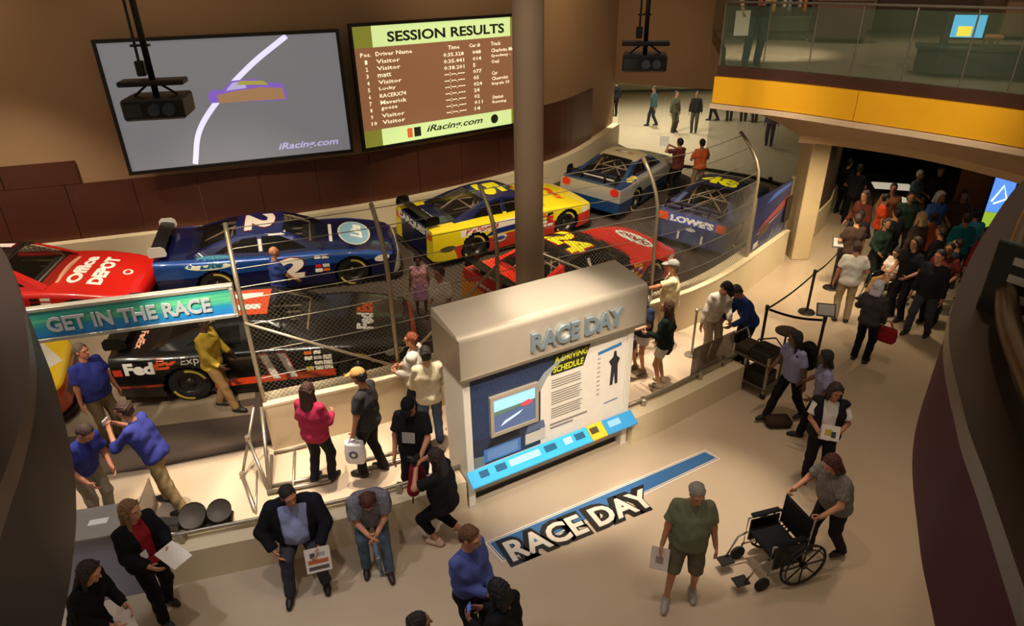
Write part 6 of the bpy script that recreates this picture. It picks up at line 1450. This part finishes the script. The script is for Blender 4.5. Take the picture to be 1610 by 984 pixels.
# people on the walkway at the right of the panel
q0 = hd_at(1060, 410, 1.78); person('man in cream shirt and grey cap pointing at the track', q0, 170, 1.78, NEAR, 'b87a54', '6a5a4a', 'short', 'd6c69c', 'short', 'a8906a', rh=(.22, .02, .86), lh=(-.14, .50, 1.22), cap='8d8d84', fat=.4, lgrip='flat')
q0 = hd_at(1015, 460, 1.58); a = person('white haired woman in navy shirt and white shorts', q0, 215, 1.58, NEAR, 'c08a68', 'ded8cc', 'bob', '28324a', 'short', 'd8d0c4', 'minishorts', '8a7a68', rh=(.08, .30, 1.08), lh=(-.10, .28, 1.08), hpitch=20, fat=.3); bag('handbag', 'purple handbag hanging before the white haired woman', a['L'] + Vector((0, 0, -.02)), 215, .22, .12, .2, '5a4458', .1)
q0 = hd_at(1052, 474, 1.64); a = person('woman with long brown hair in dark green top and white shorts', q0, 150, 1.64, NEAR, 'b88660', '4a2c1a', 'long', '18251f', 'long', 'd4ccbc', 'minishorts', 'b0a088', rh=(.24, .02, .9), lh=(-.14, .30, 1.10)); bag('handbag', 'black handbag on the arm of the woman in dark green', a['R'] + Vector((.05, 0, .18)), 150, .28, .14, .22, '100e10', .16)
q0 = hd_at(1000, 440, 1.60); person('visitor in pink shirt mostly hidden by the big panel', q0, 120, 1.60, MID, 'c08a68', '4a3020', 'bob', 'd0908c', 'short', 'b09a80')
# two at the cart
q0 = hd_at(1130, 434, 1.70); person('man in white shirt and black cap leaning over the cart', q0, -70, 1.74, NEAR, 'a87252', '1c1614', 'short', 'cfc4b2', 'long', 'a2937c', lean=16, hpitch=22, rh=(.34, .12, .80), lh=(-.10, .34, .96), cap='121216')
q0 = hd_at(1184, 458, 1.60); q0 = (q0[0] + .12, q0[1] + .25); person('man in blue jacket bending over the equipment cart', q0, 190, 1.72, NEAR, '8a5c44', '1c120e', 'short', '1e2f62', 'long', '131317', lean=26, hpitch=15, rh=(.14, .42, .92), lh=(-.16, .42, .95))
# people on the walkway at the left of the panel
a = person('woman in raspberry jumper with long brown hair, back turned', ft_at(510, 757), 72, 1.68, NEAR, 'b98060', '3c2218', 'long', 'a32a48', 'long', '1b1b22', rh=(.14, .27, 1.10), lh=(-.14, .25, 1.08), rf=(.11, .06), lf=(-.13, -.04), fat=.25, hem=.82)
a = person('man in tan cap and dark clothes holding a white carrier bag', ft_at(590, 742), 165, 1.78, NEAR, 'a06a4a', '2a1e18', 'short', '302e2e', 'short', '1d1b1e', cap='b48a50', lh=(-.27, .10, .84), rh=(.25, .08, .86), rf=(.10, -.10), lf=(-.12, .12), hpitch=15, fat=.2, lgrip='fist')
bag('carrier_bag', 'white carrier bag with round blue emblem held by the man in tan cap', a['L'] + Vector((0, 0, .02)), -95, .28, .14, .34, 'd2d0d2', .10, '3a3f6a')
a = person('man in black printed shirt and black cap looking down', hd_at(643, 620, 1.76), -98, 1.76, NEAR, 'a87456', '1c1614', 'short', '101013', 'short', '17171b', cap='0e0e12', hpitch=28, rh=(.22, .18, .92), lh=(-.16, .28, 1.0), fat=.35, hem=.80)
S_ = a['up'](0, .17, 1.22); sheet('shirt_print', 'pale print on the front of the black shirt', 'print', S_ + a['fdir']*.03, -98, 12, .17, .15, '9a958a', th=.003)
a = person('man in cream jacket and jeans, back turned, near the fence', hd_at(668, 546, 1.75), 105, 1.75, NEAR, 'b07c5c', '1e1612', 'short', 'c6ba9a', 'long', '44566c', rh=(.20, .22, .96), lh=(-.20, .22, .96), rf=(.11, .04), lf=(-.11, -.1), hem=.84)
q0 = hd_at(655, 510, 1.72); q0 = (q0[0] - .05, q0[1] - .25); person('red haired man in grey shirt with white collar at the fence', q0, 172, 1.70, NEAR, 'c08460', '7a3a18', 'short', 'a8a29a', 'long', '2a282c', jacket='c8c2b4', vest=True, rh=(.1, .26, 1.1), lh=(-.1, .26, 1.08))
# people on the track
def on_track(px, py, H, n=6):
    z = .02
    for _ in range(n):
        p = hd_at(px, py, H, z); z = bank(*p)
    return p, z
p_, z_ = on_track(690, 420, 1.76); person('man in white shirt standing on the track with hand on chest', p_, -125, 1.76, MID, 'a87050', '1c1512', 'short', 'dcd0c0', 'short', '3a4a5c', z0=z_, rh=(.02, .24, 1.18), lh=(-.12, .26, 1.05), fat=.3)
p_, z_ = on_track(656, 402, 1.36); person('girl in pink vest top standing on the track', p_, -80, 1.36, MID, '6e4230', '17100c', 'afro', 'd498a0', 'none', '8c5f80', 'skirt', '3a2a24', z0=z_)
p_, z_ = on_track(428, 389, 1.64); person('bald man in blue shirt beside the blue car, back turned', p_, 35, 1.64, MID, 'b57a54', '3a2a20', 'bald', '2c3a74', 'short', '3a3c4c', z0=z_, rh=(.16, .32, 1.0), lh=(-.22, .16, .96), fat=.3)
q0 = ft_at(353, 643); z_ = bank(*q0); person('man in yellow shirt and brown trousers walking beside the black car', q0, -8, 1.76, MID, '3e281c', '120e0a', 'short', 'c9aa40', 'long', '8a6a42', z0=z_, rf=(.08, .28), lf=(-.08, -.10), rh=(.2, .26, .98), lh=(-.22, .2, .98), hem=.80)
q0 = hd_at(122, 540, 1.76, .03); person('grey haired steward in blue polo shirt looking at the track', q0, -25, 1.76, MID, 'bd7a5a', '5c4c40', 'short', '2f3682', 'short', '75674a', z0=.013, fat=.55, rh=(.30, .08, .84), lh=(-.28, .1, .85), hyaw=15)
q0 = hd_at(104, 668, 1.60); q0 = (max(q0[0], -5.6), q0[1]); person('steward in blue polo shirt bending by the left parapet', q0, -20, 1.74, MID, 'b5785a', '4a3a30', 'short', '2f3682', 'short', '8a8272', lean=22, rh=(.20, .30, .92), lh=(-.12, .36, .95), hpitch=15)
q0 = ft_at(272, 795); a = person('steward in blue polo shirt leaning to take a picture', q0, 178, 1.76, NEAR, 'b87e60', '3a261c', 'short', '34397e', 'roll', '8c7650', lean=18, rf=(.10, .10), lf=(-.20, -.28), lfz=.10, rh=(.06, .44, 1.36), lh=(-.08, .44, 1.34), hpitch=-5, grip='fist')
ph = empty('camera', (a['R'] + a['L'])/2 + Vector((-.03, 0, .04)), R(178 - 90), 'pale compact camera held by the leaning steward', 'camera'); MB().box((-.06, -.015, -.035), (.06, .015, .035), bev=.006).build('camera_body', mat('camera_silver', 'c8c4bc', .3, .3), ph); MB().lathe([(.022, 0), (.022, .03), (.0, .03)], (0, .015, 0), 'Y', 12).build('lens', M_black, ph)
# woman in black suit
a = person('blonde woman in black suit and red top with papers', ft_at(262, 962), -28, 1.68, NEAR, 'c08868', '7c5c38', 'long', '8a1c22', 'long', '121214', jacket='111114', rh=(.14, .30, 1.06), lh=(-.10, .34, 1.14), rf=(.12, .14), lf=(-.11, -.10), hyaw=18, hpitch=6)
sheet('paper_sheet', 'white paper in the hand of the woman in black suit', 'paper', a['L'] + a['fdir']*.08 + Vector((0, 0, .02)), -28, 75, .22, .30, 'dcd4c8'); sheet('name_badge', 'white badge on the jacket of the woman in black suit', 'badge', a['up'](.09, .185, 1.13), -28, 8, .07, .10, 'd8d4d0')
a = person('person in black jacket at the bottom left beside the parapet', hd_at(98, 886, 1.60), -5, 1.66, NEAR, 'b98060', '2a1a14', 'long', '101013', 'long', '151518', lean=20, rh=(.12, .34, .95), lh=(-.14, .34, .95)); sheet('paper_sheet', 'crumpled white paper held by the person in black at the bottom left', 'paper', (a['R'] + a['L'])/2 + Vector((0, 0, -.06)), -40, 20, .16, .22, 'd0c8c0')
# people sitting on the seat wall
SP, SL = arcs(SEAT)
def seat_at(px, py, inn=.10):
    p = Wp(px, py, .45); a = SP[:-1]; e = SP[1:] - a; q = np.array([p.x, p.y]); t = np.clip(((q - a)*e).sum(1)/(e*e).sum(1), 0, 1); d = (((a + e*t[:, None]) - q)**2).sum(1); i = int(d.argmin()); c_ = a[i] + e[i]*t[i]; n_ = np.array([-e[i][1], e[i][0]])/np.linalg.norm(e[i]); return (float(c_[0] + n_[0]*inn), float(c_[1] + n_[1]*inn)), math.degrees(math.atan2(-n_[1], -n_[0]))
q0, fc = seat_at(474, 846, -.08); a = person('heavy man in black jacket and pale blue shirt sitting on the seat wall', q0, fc - 2, 1.80, NEAR, 'b57a58', '1a1310', 'short', '858cb0', 'long', '37373c', shoe='121012', jacket='131318', pz=.60, rf=(.17, .50), lf=(-.22, .42), rh=(.25, .40, .67), lh=(-.24, .46, .67), relbow=(1.2, -.6, 0), lelbow=(-1.2, -.4, 0), fat=1.35, wide=1.3, hyaw=25, hpitch=-8, kp=(0, 1, .5), lean=20)
sheet('magazine', 'white magazine with red pictures on the knee of the seated man', 'magazine', a['L'] + a['fdir']*.04 + Vector((.02, 0, -.06)), fc, 18, .28, .30, 'd6cfc6', ((-.3, .1, -.1, .3, '4a4a50'), (-.4, -.15, .4, .02, 'b0603a'), (-.4, -.4, .4, -.25, '5a4a48'), (0, .15, .3, .3, '9aa0a8')))
q0, fc = seat_at(585, 822, -.06); a = person('woman in black and white patterned top sitting bent forward', q0, fc - 4, 1.66, NEAR, 'bd8464', '4a2416', 'bob', 'P6a6870', 'short', '4c5a68', shoe='2a1a18', pz=.63, rf=(.14, .44), lf=(-.14, .60), rh=(.05, .60, .74), lh=(-.05, .60, .74), lean=36, hpitch=22, fat=1.1, wide=1.12, kp=(0, 1, .5))
rl_ = empty('rolled_poster', ft_at(601, 905) + (.02,), R(10), 'rolled blue poster held upright by the seated woman', 'poster'); tp = (a['R'] + a['L'])/2 - rl_.location; tp = Matrix.Rotation(R(-10), 3, 'Z') @ tp
MB().tube([(0, 0, 0), tp*1.02], .022, 12).build('roll', mat('poster_blue', '6a86ae', .5), rl_, True); MB().tube([tp*.5, tp*.53], .024, 12).build('paper_band', M_white, rl_, True)
# woman with camera half kneeling in front of the seat wall
q0 = ft_at(705, 852); a = person('dark haired woman in black taking a picture by the panel', q0, 160, 1.64, NEAR, 'b57e60', '2a1814', 'long', '1a181a', 'short', '131316', 'crop', 'c8a890', pz=.76, lf=(-.09, .10), rf=(.10, -.22), rfz=.16, rh=(.06, .32, 1.30), lh=(-.08, .34, 1.26), lean=6, fat=.4, grip='fist', kp=(0, 1, 0))
ph = empty('camera', (a['R'] + a['L'])/2 + Vector((-.02, 0, .05)), R(160 - 90), 'black camera held up by the dark haired woman', 'camera'); MB().box((-.07, -.03, -.045), (.07, .03, .045), bev=.01).build('camera_body', M_black, ph); MB().lathe([(.034, .02), (.036, .10), (.0, .10)], (0, 0, 0), 'Y', 14).build('lens', M_black, ph)
jk = empty('folded_jacket', a['L'] + Vector((-.02, 0, -.42)), R(60), 'dark red jacket hanging from the arm of the photographing woman', 'jacket'); S = Sdf(.014, .05); S.cap((0, 0, .40), (.03, .02, .12), .06, .11); S.cap((-.05, 0, .34), (-.09, .0, .05), .05, .08); S.cap((.05, 0, .3), (.10, -.02, -.02), .05, .05); V, F = S.mesh(); from_arrays('cloth', V, F, cloth('7c1420'), jk, True)
MB().tube([(-.1, 0, .06), (-.12, 0, -.10), (-.10, .02, -.16)], .01, 6).build('drawstring', cloth('7c1420'), jk)
# foreground
person('man in blue shirt with clasped hands, standing in the foreground', hd_at(733, 828, 1.78), -38, 1.78, NEAR, 'bd8464', '5c3c24', 'short', '4b5796', 'long', '16161b', rh=(.04, .27, 1.06), lh=(-.03, .28, 1.03), hyaw=10, hpitch=12, hem=.98, fat=.15)
a = person('black haired person in black hoodie with a phone in the foreground', hd_at(790, 918, 1.66), 150, 1.66, NEAR, '7a4a34', '0d0b0b', 'bob', '121216', 'long', '17171b', rh=(.08, .30, 1.16), lh=(-.10, .32, 1.14), hpitch=20, fat=.3)
ph = empty('phone', (a['R'] + a['L'])/2 + Vector((-.02, .0, .05)), R(60), 'dark phone held by the person in black hoodie', 'phone'); MB().box((-.035, -.006, -.065), (.035, .006, .065), bev=.004).build('phone_body', M_black, ph); MB().box((-.03, -.008, -.058), (.03, -.006, .058)).build('phone_screen', emis('phone_blue', '3a4a8a', .6), ph)
person('person with dark hair cut by the bottom edge of the picture', hd_at(655, 968, 1.68), 20, 1.68, NEAR, '8a5c44', '14100f', 'short', '1c1a1e', 'long', '1c1c20')
# far hall and upper floor
far = [(1025, 198, 'teal jacket walking alone with a bag', '3d5a64', '23262a', 190), (1058, 208, 'grey brown jacket of the pair in the far hall', '55503f', '4a4436', -60), (1090, 208, 'black jacket of the pair in the far hall', '1c1c1e', '4c4840', -110), (966, 183, 'black coat at the left edge of the far hall', '161618', '1a1a1c', 100),
       (1122, 190, 'dark trousers walking under the balcony edge', '2a2a2e', '141416', 175), (1146, 190, 'blue grey shirt under the balcony edge', '4a5a68', '2a3038', 90), (1168, 191, 'red checked shirt under the balcony edge', '7a3a34', '3a2a28', 80), (1186, 193, 'maroon top under the balcony edge', '6a2e30', '4a3a38', 100), (1208, 228, 'purple clothes behind the curved glass', '6a5478', '4a3a58', -120)]
for px, py, d, t, b_, f in far:
    person('visitor in ' + d, ft_at(px, py), f, 1.74, FAR, 'a87a5c', '2a1e18', 'short', t, 'long', b_, rf=(.09, .18 if 'walk' in d else .02), lf=(-.09, -.18 if 'walk' in d else 0), lfz=.11 if 'walk' in d else .08, group='visitors in the far hall')
p_, z_ = on_track(1105, 219, 1.72); person('woman in orange shirt standing behind the slate blue car', p_, 100, 1.72, MID, '8a5a40', '1a120e', 'short', 'b8522a', 'short', '8a7258', z0=z_, rh=(.18, .28, 1.1), lh=(-.2, .24, 1.1))
p_, z_ = on_track(1070, 218, 1.74); a = person('man in dark shirt taking a picture behind the slate blue car', p_, 120, 1.74, MID, 'a06a4c', '1a1410', 'short', '5a2a22', 'short', '17171b', z0=z_, rh=(.06, .40, 1.45), lh=(-.10, .40, 1.45)); sheet('paper_sheet', 'bright white leaflet raised by the man in dark shirt', 'paper', (a['L'] + a['R'])/2 + Vector((-.15, 0, .12)), -100, 5, .28, .3, 'e8e4dc')
q0 = ft_at(1180, 104, zb); a = person('visitor in black shirt and jeans on the balcony with a white sheet', q0, -95, 1.76, MID, 'c09070', '3a2a20', 'short', '2a2224', 'short', '2c3542', z0=zb, rh=(.30, .10, .98), lh=(-.05, .28, 1.1), rf=(.13, .05), lf=(-.11, -.05)); sheet('paper_sheet', 'large white sheet in the hand of the balcony visitor', 'paper', a['R'] + Vector((-.02, 0, -.16)), -95, 4, .26, .42, 'd2ceb0')
sheet('lanyard_badge', 'red lanyard badge of the balcony visitor', 'badge', a['up'](.02, .16, 1.12), -95, 5, .08, .16, 'b03a30')
# crowd in the dark gallery
crowd = [(1337, 250, '17171a', 'black suit at the far left of the crowd', 30, '141414'), (1353, 259, '202024', 'charcoal coat next to the black suit', 60, '141414'), (1372, 300, '5a2a20', 'brick red shirt beside the white tables', 200, '26221e'), (1392, 306, 'c0401c', 'bright orange shirt near the white tables', -20, '2a2420'),
         (1416, 292, '7a4a34', 'brown shirt right of the orange shirt', 240, '2a2622'), (1452, 268, '6a8698', 'light blue shirt with white hair', -60, '4a4a48'), (1478, 262, '26262c', 'dark sweater behind the light blue shirt', -100, '1a1a1c'), (1482, 300, '3a5a9a', 'blue shirt and white cap', -80, '2a2a30'),
         (1356, 333, '121214', 'black top nearest the stanchion', 70, '121214'), (1378, 345, '3a2a22', 'dark brown shirt in the middle of the crowd', 90, '1c1a18'), (1401, 347, '1c2a22', 'dark green shirt in the middle of the crowd', -80, '1a1a1a'), (1424, 332, '1f1f24', 'dark grey shirt in the middle of the crowd', 100, '151518'), (1452, 333, '3a2c28', 'dark shirt with blond hair', 110, '1a1a1c'),
         (1477, 338, 'a8502c', 'rust orange shirt in the middle of the crowd', 60, '26221e'), (1512, 335, '1f7a80', 'teal shirt at the right of the crowd', 80, '2a2e34'), (1538, 330, '3a92b0', 'sky blue shirt under the lit panel', 60, '2a3a44'), (1556, 358, '7a1a1e', 'dark red dress at the right end of the crowd', 100, '5a1418'),
         (1440, 366, '141418', 'black shirt in front of the crowd', 200, '141418'), (1455, 360, '18181c', 'black jacket in front of the crowd', 120, '121214'), (1478, 384, '6a2c22', 'maroon shirt behind the man in dark jacket', 220, '1c1a1c'), (1500, 372, '1a2c30', 'dark teal jacket in front of the crowd', 140, '16181a'), (1430, 300, '2a3a30', 'bottle green shirt at the back of the crowd', 250, '1a1a1a'), (1505, 300, '46342a', 'brown jacket at the back of the crowd', -120, '1c1816')]
CP_ = [np.array(hd_at(c_[0], c_[1], 1.62 + .04*((i*7) % 5))) for i, c_ in enumerate(crowd)]
fixed = [np.array((p['root'].location.x, p['root'].location.y)) for p in PEOPLE if p['root'].location.x > 5.5 and p['root'].location.y < 20] + [np.array((WCB.location.x + o_, WCB.location.y + q_)) for o_ in (-.3, .3) for q_ in (-.15, .2)]
gA, gB = np.array(GW[0]), np.array(GW[3]); gn = np.array((-(gB - gA)[1], (gB - gA)[0])); gn /= np.linalg.norm(gn)
for _ in range(80):                                   # nobody stands in another
    for i in range(len(CP_)):
        for j in range(i + 1, len(CP_)):
            d = CP_[j] - CP_[i]; L = np.linalg.norm(d)
            if L < .58: CP_[i] = CP_[i] - d/L*(.58 - L)*.5; CP_[j] = CP_[j] + d/L*(.58 - L)*.5
        for q_ in fixed:
            d = CP_[i] - q_; L = np.linalg.norm(d)
            if L < .62: CP_[i] = CP_[i] + d/L*(.62 - L)
        s_ = (CP_[i] - gA) @ gn
        if s_ > -.6: CP_[i] = CP_[i] - gn*(s_ + .6)
for i, (px, py, t, d, f, b_) in enumerate(crowd):
    H = 1.62 + .04*((i*7) % 5); hr = {5: 'd8d4cc', 12: 'b09468', 7: 'c8c4bc'}.get(i, ['1a1410', '2a1c14', '3a2a20', '120e0c'][i % 4])
    person('visitor in ' + d, (float(CP_[i][0]), float(CP_[i][1])), f, H, FAR, ['b08060', '8a5c44', 'a87452'][i % 3], hr, 'bob' if i % 5 == 2 else 'short', t, 'short' if i % 2 else 'long', b_, rh=(.2, .22, 1.0) if i % 3 else (.27, .02, .84), lh=(-.2, .24, 1.05) if i % 2 else (-.27, .02, .84), group='crowd in the dark gallery')
